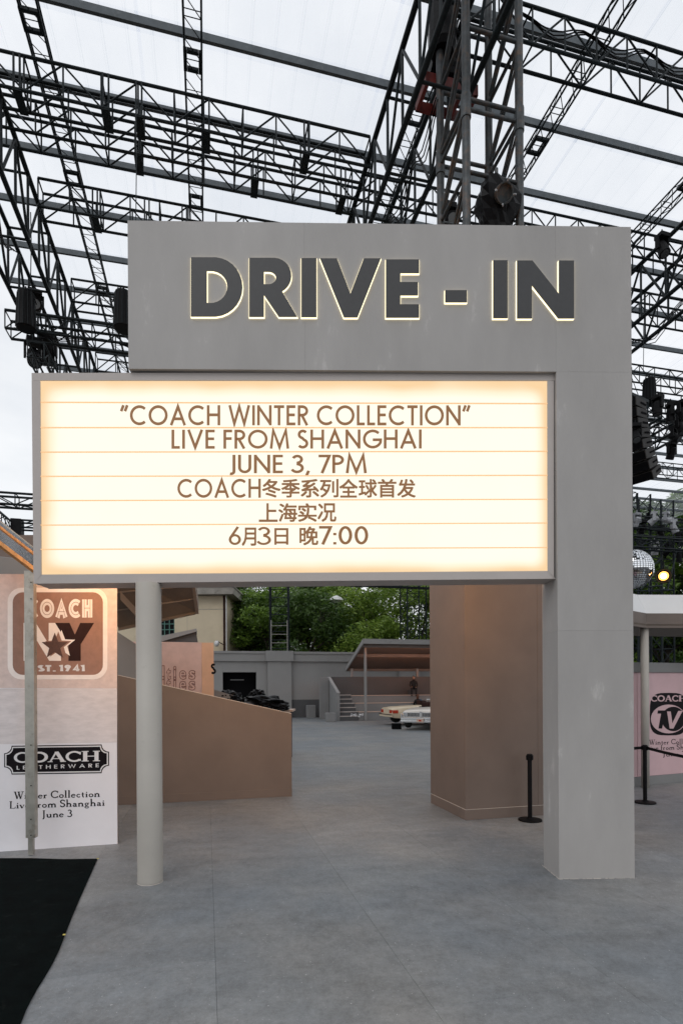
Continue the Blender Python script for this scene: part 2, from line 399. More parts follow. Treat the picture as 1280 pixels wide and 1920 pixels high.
def outline(pl, t):
    """offset polyline to a left and a right rail with mitred corners"""
    n = len(pl); closed = n > 3 and abs(pl[0][0] - pl[-1][0]) < 1e-6 and abs(pl[0][1] - pl[-1][1]) < 1e-6
    Lr, Rr = [], []
    for i, p in enumerate(pl):
        if closed and i in (0, n - 1): a, b = pl[n - 2], pl[1]
        else: a, b = pl[max(0, i - 1)], pl[min(n - 1, i + 1)]
        p = Vector(p); d1 = (p - Vector(a)); d2 = (Vector(b) - p)
        if d1.length < 1e-9: d1 = d2
        if d2.length < 1e-9: d2 = d1
        d1.normalize(); d2.normalize()
        n1 = Vector((-d1.y, d1.x)); n2 = Vector((-d2.y, d2.x)); m = (n1 + n2)
        m = m.normalized() if m.length > 1e-6 else n1
        c = max(MIT[0], m.dot(n1)); k = t / 2 / c
        Lr.append(p + m * k); Rr.append(p - m * k)
    return Lr, Rr
def add_stroke(mb, pl, t, fn, depth, lay=0):
    """fn(x, y, off) -> world point; pl in glyph space"""
    Lr, Rr = outline(pl, t); n = len(pl)
    f = depth + lay * .00035
    i = len(mb.v)
    for a, b in zip(Lr, Rr):
        mb.v += [tuple(fn(a.x, a.y, f)), tuple(fn(b.x, b.y, f)), tuple(fn(a.x, a.y, .0002)), tuple(fn(b.x, b.y, .0002))]
    for k in range(n - 1):
        q = i + 4 * k; r = q + 4
        mb.f += [[q, q + 1, r + 1, r], [q + 2, q, r, r + 2], [q + 1, q + 3, r + 3, r + 1]]
    e = i + 4 * (n - 1)
    mb.f += [[i, i + 2, i + 3, i + 1], [e, e + 1, e + 3, e + 2]]
def text_width(txt, t, gap, font):
    x = 0
    for ch in txt:
        g = glyph(ch, t) if font == 'sans' else serif(ch)
        x += g[0] + (gap if ch != ' ' else 0)
    return x - gap
def write(txt, x0, x1, ybase, ycap, plane, m, parent, t=.138, gap=.12, font='sans', depth=.004, slope=0.0,
          name='letter', off=0.0, joined=None, adv=None, fat=1.0):
    """letters between photo columns x0..x1 on a real plane, one mesh per letter"""
    wd = text_width(txt, t, gap, font); sx = (x1 - x0) / wd; sy = ybase - ycap
    x = 0; res = []
    mbj = MB() if joined else None
    for ch in txt:
        g = glyph(ch, t) if font == 'sans' else serif(ch)
        if ch != ' ':
            mb = mbj or MB()
            X0 = x
            fn = lambda u, v, o, X0=X0: plane.hit(x0 + (X0 + u) * sx, ybase - v * sy + slope * (X0 + u) * sx, off + o)
            for k, st in enumerate(g[1]):
                pl, tt = (st, t) if font == 'sans' else st
                add_stroke(mb, pl, tt * fat, fn, depth, k)
            if not joined: res.append(mb.build(name, m, parent))
        x += g[0] + (gap if ch != ' ' else 0)
    if joined: res.append(mbj.build(joined, m, parent))
    return res
def shape(contours, plane, m, parent, name, depth=.002, off=0.0, mb=None):
    """filled print or plate: contours in photo columns/rows laid on a real plane (first outer, then holes)"""
    own = mb is None
    mb = mb or MB()
    flat = [[Vector((x, -y, 0)) for x, y in c] for c in contours]
    tr = tessellate_polygon(flat); pts = [p for c in flat for p in c]
    fr = [plane.hit(p.x, -p.y, off + depth) for p in pts]
    bk = [plane.hit(p.x, -p.y, off + .0002) for p in pts]
    i = len(mb.v); n = len(pts); mb.v += [tuple(p) for p in fr + bk]
    for a, b, c in tr:
        # make triangles face the viewer
        nn = (fr[b] - fr[a]).cross(fr[c] - fr[a])
        if nn.dot(plane.n) < 0: b, c = c, b
        mb.f.append([i + a, i + b, i + c])
    s = 0
    for c in flat:
        k = len(c)
        for j in range(k):
            q = (j + 1) % k; mb.f.append([i + s + j, i + s + q, i + n + s + q, i + n + s + j])
        s += k
    if own: return mb.build(name, m, parent)
def grow(c, d):
    """offset a closed contour outward by d (sign follows winding)"""
    n = len(c); area = sum(c[i][0] * c[(i + 1) % n][1] - c[(i + 1) % n][0] * c[i][1] for i in range(n))
    sg = 1 if area > 0 else -1; res = []
    for i in range(n):
        p = Vector(c[i]); a = Vector(c[i - 1]); b = Vector(c[(i + 1) % n])
        d1 = (p - a).normalized(); d2 = (b - p).normalized()
        n1 = Vector((d1.y, -d1.x)) * sg; n2 = Vector((d2.y, -d2.x)) * sg
        m_ = (n1 + n2); m_ = m_.normalized() if m_.length > 1e-6 else n1
        res.append(tuple(p + m_ * (d / max(.35, m_.dot(n1)))))
    return res
def rrect(x0, y0, x1, y1, r, sk=0.0, n=6):
    pts = []
    for cx, cy, a in ((x1 - r, y0 + r, -90), (x1 - r, y1 - r, 0), (x0 + r, y1 - r, 90), (x0 + r, y0 + r, 180)):
        pts += arc(cx, cy, r, r, a, a + 90, n)
    return [(x, y + sk * (x - x0)) for x, y in pts]
def cjk(ch, x0, x1, ytop, ybot, plane, m, parent, depth=.004, bold=.008):
    cu = bpy.data.curves.new('glyph', 'FONT'); cu.body = ch; cu.size = 1; cu.extrude = .01; cu.offset = 0; cu.resolution_u = 3
    o = bpy.data.objects.new('glyph', cu); COL.objects.link(o)
    dg = bpy.context.evaluated_depsgraph_get(); me = o.evaluated_get(dg).to_mesh()
    vs_ = [v.co.copy() for v in me.vertices]; fs = [list(p.vertices) for p in me.polygons]
    o.evaluated_get(dg).to_mesh_clear()
    bpy.data.objects.remove(o); bpy.data.curves.remove(cu)
    if not vs_: return None
    ax = min(v.x for v in vs_); bx = max(v.x for v in vs_); ay = min(v.y for v in vs_); by = max(v.y for v in vs_)
    az = min(v.z for v in vs_); bz = max(v.z for v in vs_)
    mb = MB(); b_ = .017
    for q, (ox, oy) in enumerate(((-b_, -b_), (b_, -b_), (-b_, b_), (b_, b_))):      # four close passes make the bold weight
        vv = [plane.hit(x0 + (v.x - ax + ox) / (bx - ax) * (x1 - x0), ybot - (v.y - ay + oy) / (by - ay) * (ybot - ytop),
                        .0002 + (v.z - az) / (bz - az) * depth + q * .0003) for v in vs_]
        mb.tri_mesh(vv, fs)
    return mb.build('letter', m, parent)

def outlined(ch, x0, x1, ytop, ybot, plane, m, parent, r=.02):
    cu = bpy.data.curves.new('glyph', 'FONT'); cu.body = ch; cu.size = 1; cu.fill_mode = 'NONE'; cu.bevel_depth = r; cu.bevel_resolution = 0; cu.resolution_u = 3; cu.offset = .03
    o = bpy.data.objects.new('glyph', cu); COL.objects.link(o)
    dg = bpy.context.evaluated_depsgraph_get(); me = o.evaluated_get(dg).to_mesh()
    vs_ = [v.co.copy() for v in me.vertices]; fs = [list(p.vertices) for p in me.polygons]
    o.evaluated_get(dg).to_mesh_clear(); bpy.data.objects.remove(o); bpy.data.curves.remove(cu)
    ax = min(v.x for v in vs_); bx = max(v.x for v in vs_); ay = min(v.y for v in vs_); by = max(v.y for v in vs_)
    mb = MB(); mb.tri_mesh([plane.hit(x0 + (v.x - ax) / (bx - ax) * (x1 - x0), ybot - (v.y - ay) / (by - ay) * (ybot - ytop), .006 + v.z * .1) for v in vs_], fs)
    return mb.build('outlined_letter', m, parent)

# ------------------------------------------------------------ lattice girders
def girder(name, label, P, d, length, side, wid, hgt, panel, rc, rb, m=None, group=None, single=True, rings=True,
           style='zig', cat='truss', rec=None, zup=UP):
    """box girder: chords along d, width along side, depth down from P (top chord of the near side)"""
    m = m or M['steel']
    root = thing(name, label, cat, P, group) if single else None
    acc = None if single else MB()
    def B(nm, p, q, r, n=6):
        if single: bar(nm, m, root, p, q, r, n)
        else: acc.tube(p, q, r, 4 if r < .03 else 5, cap=False)
    cs = {'a': P, 'b': P - zup * hgt, 'c': P + side * wid, 'd': P + side * wid - zup * hgt}
    for c in cs.values(): B('chord', c, c + d * length, rc, 8)
    n = max(1, round(length / panel)); st = length / n
    for i in range(n + 1):
        o = d * (st * i)
        B('post', cs['a'] + o, cs['b'] + o, rb); B('post', cs['c'] + o, cs['d'] + o, rb)
        if rings and (i % 2 == 0):
            B('cross_bar', cs['a'] + o, cs['c'] + o, rb); B('cross_bar', cs['b'] + o, cs['d'] + o, rb)
        if i < n:
            o2 = d * (st * (i + 1))
            up = (i % 2 == 0)
            for t_, b_ in (('a', 'b'), ('c', 'd')):
                if up: B('brace', cs[b_] + o, cs[t_] + o2, rb)
                else: B('brace', cs[t_] + o, cs[b_] + o2, rb)
            if style == 'full': B('brace', cs['b'] + o, cs['d'] + o2, rb)
    if not single:
        return tag(acc.build(name, m), label, cat, group)
    return root
# ============================================================ GROUND
def floor_mat():
    m = bpy.data.materials.new('grey_felt_floor'); m.use_nodes = True; n = m.node_tree; N = n.nodes; k = n.links; B = N['Principled BSDF']
    g = N.new('ShaderNodeNewGeometry')
    def noise(sc, det, rough, stretch=(1, 1, 1), rot=0.0):
        mp_ = N.new('ShaderNodeMapping'); mp_.inputs['Scale'].default_value = stretch; mp_.inputs['Rotation'].default_value = (0, 0, rot)
        k.new(g.outputs['Position'], mp_.inputs['Vector'])
        t = N.new('ShaderNodeTexNoise'); t.inputs['Scale'].default_value = sc; t.inputs['Detail'].default_value = det; t.inputs['Roughness'].default_value = rough
        k.new(mp_.outputs[0], t.inputs['Vector']); return t.outputs['Fac']
    def rng(v, a, b, lo=0.0, hi=1.0):
        r = N.new('ShaderNodeMapRange'); r.inputs['From Min'].default_value = a; r.inputs['From Max'].default_value = b
        r.inputs['To Min'].default_value = lo; r.inputs['To Max'].default_value = hi; k.new(v, r.inputs['Value']); return r.outputs[0]
    def mix(f, a, b):
        x = N.new('ShaderNodeMixRGB')
        for inp, v in (('Fac', f), ('Color1', a), ('Color2', b)):
            if isinstance(v, tuple): x.inputs[inp].default_value = v + (1,)
            else: k.new(v, x.inputs[inp])
        return x.outputs[0]
    def ma(op, a, b=None, c_=None):
        x = N.new('ShaderNodeMath'); x.operation = op
        for ii, v in enumerate((a, b, c_)):
            if v is None: continue
            if isinstance(v, (int, float)): x.inputs[ii].default_value = v
            else: k.new(v, x.inputs[ii])
        return x.outputs[0]
    c = mix(rng(noise(.42, 5, .55), .38, .62), (.142, .158, .174), (.188, .187, .184))
    v = None
    for sc_, amp, st_, ro_ in ((1.1, .9, (1, 1.5, 1), -AX), (3.2, .8, (1, 1.8, 1), -AX), (9.0, .8, (1.6, 1, 1), .6), (34.0, .8, (1, 1, 1), 0), (140.0, 1.1, (1, 1, 1), 0)):
        n_ = ma('MULTIPLY', ma('SUBTRACT', noise(sc_, 6, .65, st_, ro_), .5), amp)
        v = n_ if v is None else ma('ADD', v, n_)
    v = ma('MAXIMUM', ma('ADD', v, 1.0), .35)
    vm = N.new('ShaderNodeVectorMath'); vm.operation = 'SCALE'; k.new(c, vm.inputs[0]); k.new(v, vm.inputs['Scale']); c = vm.outputs[0]
    c = mix(rng(noise(16, 10, .85, (1, 6, 1), .5), .60, .70, 0, .5), c, (.33, .335, .34))          # scuffs
    c = mix(rng(noise(12, 10, .85, (8, 1, 1), 1.1), .61, .70, 0, .5), c, (.31, .315, .32))
    c = mix(rng(noise(2.3, 9, .8), .62, .72, 0, .55), c, (.085, .088, .092))               # old damp stains
    c = mix(rng(noise(48, 2, .5), .70, .73, 0, .8), c, (.46, .46, .46))                      # flecks of dropped paint
    oi = N.new('ShaderNodeObjectInfo'); hs = N.new('ShaderNodeHueSaturation')
    k.new(rng(oi.outputs['Random'], 0, 1, .94, 1.06), hs.inputs['Value']); k.new(c, hs.inputs['Color'])
    k.new(hs.outputs[0], B.inputs['Base Color'])
    B.inputs['Roughness'].default_value = .52; B.inputs['Specular IOR Level'].default_value = .8
    b = N.new('ShaderNodeBump'); b.inputs['Strength'].default_value = .35; b.inputs['Distance'].default_value = .006
    k.new(noise(90, 5, .8), b.inputs['Height']); k.new(b.outputs[0], B.inputs['Normal'])
    return m
M['floor'] = floor_mat()
M['ground'] = mat('dark_asphalt_ground', (.035, .036, .038), .9, var=.2, scale=2)
mb = MB(); mb.poly([Vector((-400, -200, -.03)), Vector((400, -200, -.03)), Vector((400, 700, -.03)), Vector((-400, 700, -.03))])
tag(mb.build('ground', M['ground']), kind='structure')
# stage floor: felt-covered sheets laid in strips along the yard, hairline joints between them
deck = bpy.data.objects.new('stage_floor', None); COL.objects.link(deck); deck['kind'] = 'structure'
s0 = .053 - 1.31 * 8
joint = .0013
i = 0
random.seed(3)
while i < 24:
    sa = s0 + 1.31 * i; t = -4 - random.random() * 2
    while t < 38:
        ln = random.choice((6.2, 7.6, 9.0)); te = min(t + ln, 38.2)
        mb = MB(); z1 = random.uniform(-.0008, .0)
        mb.box(W(sa + joint / 2, t, -.024), E * (1.31 - joint), D * (te - t - joint), UP * (.024 + z1))
        mb.build('floor_sheet', M['floor'], deck, bevel=.0016 if t < 14 else 0)
        t = te
    i += 1
# black felt runner lying at lower left, with a slightly wavy cut edge
edge = [gnd(x, y) for x, y in ((183, 1612), (165, 1652), (147, 1693), (134, 1724), (121, 1757), (112, 1781), (100, 1806), (85, 1832), (70, 1856), (59, 1876), (49, 1896), (38, 1924), (22, 1975), (-20, 2110))]
far_l = [gnd(0, 1611), gnd(-150, 1612), gnd(-600, 1640)]
pts = edge + [gnd(-2500, 2150) , gnd(-1500, 1650)] + far_l[::-1][0:1] + [far_l[1], far_l[0], gnd(60, 1611), gnd(120, 1613)]
pts = [Vector((p.x, p.y, .003)) for p in pts]
mb = MB(); mb.prism(pts, UP * .011)
tag(mb.build('black_felt_runner', M['carpet_black'], bevel=.002), 'black felt runner with a wavy cut edge lying on the floor at lower left', 'carpet')

rs = np.random.default_rng(6)
for (x, y) in ((184, 1613), (121, 1757)):
    p = gnd(x, y); tag(MB().cbox(Vector((p.x, p.y, .02)), .02, .014, .006).build('yellow_scrap', mat('yellow_tape', (.6, .5, .12), .6), None), 'tiny yellow scrap of tape at the %s of the black runner' % ('far right corner' if y < 1700 else 'curved right edge'), 'tape scrap')
# ============================================================ ROOF
HT = 10.2 + CAMZ       # height of the girders' top chords
def sheet_mat():
    m = bpy.data.materials.new('translucent_roof_sheet'); m.use_nodes = True; n = m.node_tree; N = n.nodes; k = n.links; N.clear()
    o = N.new('ShaderNodeOutputMaterial'); g = N.new('ShaderNodeNewGeometry')
    dp = N.new('ShaderNodeVectorMath'); dp.operation = 'DOT_PRODUCT'; dp.inputs[1].default_value = tuple(E); k.new(g.outputs['Position'], dp.inputs[0])
    cb = N.new('ShaderNodeCombineXYZ'); k.new(dp.outputs['Value'], cb.inputs[0])
    sw = N.new('ShaderNodeMath'); sw.operation = 'MULTIPLY'; sw.inputs[1].default_value = 1 / .47; k.new(dp.outputs['Value'], sw.inputs[0])
    fr = N.new('ShaderNodeMath'); fr.operation = 'FRACT'; k.new(sw.outputs[0], fr.inputs[0])
    rib = N.new('ShaderNodeValToRGB'); rib.color_ramp.interpolation = 'LINEAR'
    e = rib.color_ramp.elements; e[0].position = .0; e[0].color = (1, 1, 1, 1); e[1].position = .07; e[1].color = (0, 0, 0, 1)
    x_ = e.new(.035); x_.color = (.35, .35, .35, 1); x_ = e.new(.9); x_.color = (0, 0, 0, 1); x_ = e.new(.93); x_.color = (.45, .45, .45, 1); x_ = e.new(.955); x_.color = (0, 0, 0, 1)
    k.new(fr.outputs[0], rib.inputs[0])
    t = N.new('ShaderNodeTexNoise'); t.inputs['Scale'].default_value = 1.5; t.inputs['Detail'].default_value = 6
    mp_ = N.new('ShaderNodeMapping'); k.new(g.outputs['Position'], mp_.inputs['Vector']); mp_.inputs['Rotation'].default_value = (0, 0, -AX); mp_.inputs['Scale'].default_value = (2.2, .12, 1)
    k.new(mp_.outputs[0], t.inputs['Vector'])
    oi = N.new('ShaderNodeObjectInfo')
    a = N.new('ShaderNodeMath'); a.operation = 'MULTIPLY_ADD'; a.inputs[1].default_value = .42; a.inputs[2].default_value = .01; k.new(rib.outputs[0], a.inputs[0])
    b = N.new('ShaderNodeMath'); b.operation = 'MULTIPLY_ADD'; b.inputs[1].default_value = .22; k.new(t.outputs['Fac'], b.inputs[0]); k.new(a.outputs[0], b.inputs[2])
    c = N.new('ShaderNodeMath'); c.operation = 'MULTIPLY_ADD'; c.inputs[1].default_value = .05; k.new(oi.outputs['Random'], c.inputs[0]); k.new(b.outputs[0], c.inputs[2])
    tr = N.new('ShaderNodeBsdfTransparent'); tr.inputs[0].default_value = (.98, .985, 1, 1)
    tl = N.new('ShaderNodeBsdfTranslucent'); tl.inputs[0].default_value = (.66, .69, .73, 1)
    mx_ = N.new('ShaderNodeMixShader'); k.new(c.outputs[0], mx_.inputs[0]); k.new(tr.outputs[0], mx_.inputs[1]); k.new(tl.outputs[0], mx_.inputs[2])
    k.new(mx_.outputs[0], o.inputs['Surface']); return m
M['sheet'] = sheet_mat()
ZR = CAMZ + 10.62
roof = thing('translucent_roof', 'pale translucent corrugated roof over the whole yard, carried on dark girders', 'roof', WK(0, 5.2, ZR))
purlins = [5.3 + 1.33 * i for i in range(22)]
purlins = [p for p in purlins]
S_L, S_R = -4.95, 31.0
for i, t in enumerate(purlins):
    mb = MB()                                                    # lipped channel: web + two flanges
    zt = ZR - .02; A_ = E * ((S_R - S_L) * KR)
    mb.box(WK(S_L, t, zt - .125), A_, D * .008, UP * .15)
    mb.box(WK(S_L, t, zt) + D * .008 - UP * .008, A_, D * .06, UP * .008)
    mb.box(WK(S_L, t, zt - .125) + D * .008, A_, D * .06, UP * .008)
    mb.build('purlin', M['purlin'], roof)
    if i < len(purlins) - 1:
        n = 9
        for j in range(n):                                       # sheets overlap over each purlin
            sa = S_L - .1 + (S_R - S_L + .2) * j / n; sb = S_L - .1 + (S_R - S_L + .2) * (j + 1) / n
            mb = MB(); z = ZR + (.003 if j % 2 else .0)
            mb.poly([WK(sa, t - .02, z + .012), WK(sb + .06, t - .02, z + .012), WK(sb + .06, t + 1.33 + .26, z), WK(sa, t + 1.33 + .26, z)])
            mb.build('roof_sheet', M['sheet'], roof)

# girders hung below the roof ---------------------------------------------------
G1 = 'cross girders under the roof'
def cross(t, sa, sb, label, single=True, z=HT, **k):
    return girder('roof_truss', label, WK(sa, t, z), E, (sb - sa) * KR, D, .36 * KR, .56 * KR, .57 * KR, .031, .018, group=G1, single=single, **k)
cross(9.94, -3.95, 3.0, 'dark lattice cross girder with heavy hanging plates, nearest one over the left half')
cross(10.66, -3.95, 17, 'dark lattice cross girder running just behind the nearest left one to the far right')
cross(12.25, -3.2, 17, 'dark lattice cross girder meeting the top of the drive-in wall at left')
cross(7.48, 3.7, 12, 'dark lattice cross girder crossing the upper right corner')
cross(15.07, -3.2, 18, 'dark lattice cross girder seen left of the wall just above the hanging lamp truss')
for t, wd in ((18.2, 'first'), (21.4, 'second'), (25.0, 'third'), (28.6, 'fourth')):
    cross(t, -3.2, 22, '%s of the four distant cross girders, right of the tall post' % wd, single=False)
# bolted double plates on the near girder and its neighbours
PL = {9.94: [(-2.95, 'leftmost'), (-1.62, 'second'), (-1.1, 'third'), (.0, 'fourth'), (1.75, 'rightmost')],
      10.66: [(-1.2, 'left'), (.9, 'middle'), (2.6, 'right')], 12.25: [(-2.2, 'left'), (-1.2, 'middle'), (-.45, 'right')]}
for t, ss in PL.items():
    for s, wh in ss:
        r = thing('hanger_plate', 'dark steel hanger plate, %s of those on the cross girder %s' % (wh, {9.94: 'nearest at upper left', 10.66: 'second from the front', 12.25: 'just above the wall'}[t]), 'bracket', WK(s, t, HT - .6), 'hanger plates on the cross girders')
        for q in (0, .09):
            mb = MB(); mb.box(WK(s + q, t - .035, HT - .58), E * .035, D * .03, UP * .7); mb.build('strap', M['steel'], r)
            mb = MB(); mb.box(WK(s + q, t + .37, HT - .58), E * .035, D * .02, UP * .7); mb.build('strap', M['steel'], r)
        mb = MB(); mb.box(WK(s - .01, t - .03, HT - .6), E * .16, D * .5, UP * .015); mb.build('plate', M['steel'], r)
# slender ladders along the yard
for s, lb in ((-2.56, 'slender dark lattice rail running away at the left, with boxed joints'), (-.155, 'slender dark lattice rail running away left of centre'),
              (3.75, 'slender dark lattice rail half hidden by the tower'), (6.2, 'slender dark lattice rail descending right of the tower'),
              (9.7, 'slender dark lattice rail at the right edge above the post')):
    g = girder('roof_rail', lb, WK(s - .13, 5.3, CAMZ + 10.45), D, 24 * KR, E, .27 * KR, .12 * KR, .36, .02, .009, group='slender rails along the roof', style='full')
    for t in (9.35, 12.1, 15.4):
        z = CAMZ + 10.31; o = WK(s - .15, t, z)
        for a_, b_, c_ in ((o, E * .07, D * .4), (o + E * .29, E * .07, D * .4), (o + E * .072, E * .216, D * .07), (o + E * .072 + D * .33, E * .216, D * .07)):
            MB().box(a_, b_, c_, UP * .06).build('joint_plate', M['steel'], g)
# three heavy girders along the yard
for sl, w_, t0, t1, lb in ((-4.0, .78, 4.5, 31, 'heavy dark lattice girder running away along the left edge of the roof'),
                           (2.96, .75, 4.5, 31, 'heavy dark lattice girder running away behind the wall, left of the tower'),
                           (9.8, .75, 4.5, 31, 'heavy dark lattice girder running away right of the tall post')):
    girder('main_truss', lb, WK(sl, t0, CAMZ + 9.75), D, (t1 - t0) * KR, E, w_ * KR, 1.25 * KR, .72 * KR, .056, .03, group='heavy girders along the yard', style='zig')

# tower rising out of the box pier ------------------------------------------------
tow = thing('lattice_tower', 'four-legged steel tower of worn tubes rising behind the drive-in wall', 'tower', W(4.06, 8.18, 0))
ta, tb, tc_, td = W(4.06, 8.18), W(5.0, 8.18), W(5.0, 9.18), W(4.06, 9.18)
for p in (ta, tb, tc_, td):
    z = .02
    while z < 14.4:
        bar('leg', M['steel_worn'], tow, p + UP * z, p + UP * min(z + 3.6, 14.5), .066, 12); z += 3.6
for z in (5.6, 6.75, 7.9, 9.05, 10.2, 11.36, 12.5, 13.65):
    for a, b in ((ta, tb), (tb, tc_), (tc_, td), (td, ta)):
        bar('cross_bar', M['steel_worn'], tow, a + UP * z, b + UP * z, .032, 8)
        if z in (9.05, 11.36, 6.75): bar('cross_bar', M['steel_worn'], tow, a + UP * (z - .16), b + UP * (z - .16), .032, 8)
    for a, b in ((td, ta), (tc_, tb)):
        bar('brace', M['steel_worn'], tow, a + UP * (z - 1.1) + E * .03, b + UP * (z - .12) + E * .03, .024, 8)
        bar('brace', M['steel_worn'], tow, a + UP * (z - 1.1), b + UP * z, .03, 8)
for a, z in ((ta, 11.3), (tb, 11.3), (tc_, 11.3), (td, 11.3), (ta, 7.7), (tb, 7.7)):
    mb = MB().tube(a + UP * (z - .26), a + UP * (z + .12), .08, 12); mb.build('collar', M['steel_worn'], tow)

# hoist with red frame in the tower
P0 = W(3.85, 9.3, 12.9)
h = thing('chain_hoist', 'red painted hoist frame with motor and chain heap high inside the tower', 'hoist', P0)
for dz in (0, .2):
    for sa, ta2, a, b in ((0, 0, E * 1.0, D * .03), (0, .5, E * 1.0, D * .03)):
        mb = MB().box(W(3.85 + sa, 9.3 + ta2, 12.75 + dz * .5), a, b, UP * .1); mb.build('red_rail', M['red'], h)
for q in (0, .33, .66, .94):
    mb = MB().box(W(3.85 + q, 9.3, 12.75), E * .07, D * .53, UP * .2); mb.build('red_bracket', M['red'], h)
mb = MB().tube(W(4.0, 9.5, 13.3), W(4.7, 9.5, 13.3), .17, 16); mb.build('motor', M['black'], h)
mb = MB().box(W(4.15, 9.35, 13.1), E * .4, D * .35, UP * .5); mb.build('gearbox', M['black'], h, bevel=.02)
mb = MB()
random.seed(5)
for q in range(260):
    a = random.random() * 6.28; r = random.random() ** .5 * .2
    c = W(4.12 + r * math.cos(a) * 1.2, 9.2 + r * math.sin(a), 13.3 + random.random() * .55)
    dd = Vector((random.uniform(-1, 1), random.uniform(-1, 1), random.uniform(-1, 1))).normalized() * .03
    mb.tube(c - dd, c + dd, .008, 4)
mb.build('chain', M['black'], h, kind='stuff')
mb = MB().lathe(W(4.12, 9.2, 13.2), [(.2, 0), (.25, .1), (.26, .75), (.25, .75)], 14); mb.build('chain_bag', M['tarp'], h)

# cable looms sagging from the steelwork
for i_, (a, b, sag, lb) in enumerate((
    (WK(-3.9, 13.1, HT - 2.55), WK(3, 13.1, HT - 2.55), .12, 'cable loom drooping under the lamp truss at left'),
    (WK(3.3, 7.6, CAMZ + 8.6), WK(3.3, 12, CAMZ + 8.6), .3, 'cable loom sagging inside the heavy girder left of the tower'),
    (WK(10.2, 8.6, CAMZ + 8.5), WK(10.2, 15, CAMZ + 8.5), .35, 'cable loom sagging under the heavy girder at right'),
    (WK(4.6, 7.5, HT - .1), WK(9.0, 7.5, HT - .1), .18, 'cable loom drooping along the upper right cross girder'),
    (WK(-3.6, 7.0, CAMZ + 8.5), WK(-3.6, 12, CAMZ + 8.5), .3, 'cable loom sagging inside the heavy girder at the left edge'))):
    for q in range(3):
        o = E * (.04 * q) + D * (.02 * q); pts = []
        for k in range(25):
            f = k / 24; pts.append(a.lerp(b, f) + o - UP * (sag * (1 + .25 * q) * (math.sin(PI * 4 * f) ** 2)))
        tag(MB().path(pts, .012, 5).build('cable', M['black']), lb + (', upper strand', ', middle strand', ', lowest strand')[q], 'cable', 'cable looms on the steelwork')
# ============================================================ DRIVE-IN PORTAL
F = Vector((math.cos(.0228), math.sin(.0228), 0))
p0 = gnd(1047.6, 1648.7)
FP = Plane(p0, F)
BK = -FP.n                                           # pointing away from the viewer
def fu(px, py): return (FP.hit(px, py) - p0).dot(F)
def fz(px, py): return FP.hit(px, py).z
u_r = (fu(1189, 1640) + fu(1182, 425)) / 2
u_l = (fu(238.5, 415) + fu(242, 690)) / 2
z_t = (fz(238, 413.5) + fz(1181, 425)) / 2
z_b = (fz(243, 695.5) + fz(1038, 693)) / 2
PD = .42
port = thing('drive_in_portal', 'grey painted portal wall, an upside-down L with the big raised DRIVE - IN letters', 'portal', p0)
def ppanel(u0, u1, z0, z1, name='cladding_panel'):
    g = .0002
    mb = MB().box(p0 + F * (u0 + g) + UP * (z0 + g), F * (u1 - u0 - 2 * g), BK * PD, UP * (z1 - z0 - 2 * g))
    return mb.build(name, M['portal'], port, bevel=.0012)
u_m = fu(571, 600)
ppanel(u_l, u_m, z_b, z_t); ppanel(u_m, 0, z_b, z_t); ppanel(0, u_r, z_b, z_t)
zj = fz(1118, 1182)
ppanel(0, u_r, zj, z_b); ppanel(0, u_r, 0.0, zj)

# chipped white filler along the foot, and filler smears on the joints
rgp = np.random.default_rng(12)
mb = MB(); u = 0.0
while u < u_r - .02:
    l_ = min(rgp.uniform(.02, .12), u_r - u); th = rgp.uniform(.002, .008)
    mb.box(p0 + F * u - BK * th + UP * .001, F * l_ * .9, BK * (th - .0005), UP * rgp.uniform(.002, .007)); u += l_ * rgp.uniform(1, 1.5)
v_ = .0
while v_ < PD:
    l_ = rgp.uniform(.02, .08); mb.box(p0 + BK * v_ - F * .006 + UP * .001, F * .0055, BK * l_, UP * rgp.uniform(.002, .006)); v_ += l_ * 1.3
mb.build('filler_bead', M['taupe_light'], port, kind='stuff')

# letters: outlines in units of the letter height
def Dsh():
    o = [(0, 0), (0, 1), (.40, 1)] + arc(.39, .5, .49, .5, 85, -85, 14) + [(.40, 0)]
    h_ = [(.27, .225), (.35, .225)] + arc(.34, .5, .28, .275, -80, 80, 12) + [(.35, .775), (.27, .775)]
    return [o, h_]
def Rsh():
    o = [(0, 0), (0, 1), (.40, 1)] + arc(.41, .70, .305, .30, 85, -62, 12) + [(.81, 0), (.50, 0), (.25, .37), (.25, 0)]
    h_ = [(.25, .55), (.32, .55)] + arc(.33, .66, .125, .11, -75, 75, 8) + [(.32, .77), (.25, .77)]
    return [o, h_]
LET = {
 'D': Dsh(), 'R': Rsh(), 'I': [[(0, 0), (0, 1), (.25, 1), (.25, 0)]],
 'V': [[(0, 1), (.285, 1), (.51, .40), (.735, 1), (1.02, 1), (.63, 0), (.40, 0)]],
 'E': [[(0, 0), (0, 1), (.56, 1), (.56, .77), (.245, .77), (.245, .61), (.54, .61), (.54, .385), (.245, .385), (.245, .225), (.56, .225), (.56, 0)]],
 '-': [[(0, .27), (0, .475), (.36, .475), (.36, .27)]],
 'N': [[(0, 0), (0, 1), (.26, 1), (.71, .42), (.71, 1), (.965, 1), (.965, 0), (.70, 0), (.25, .58), (.25, 0)]],
}
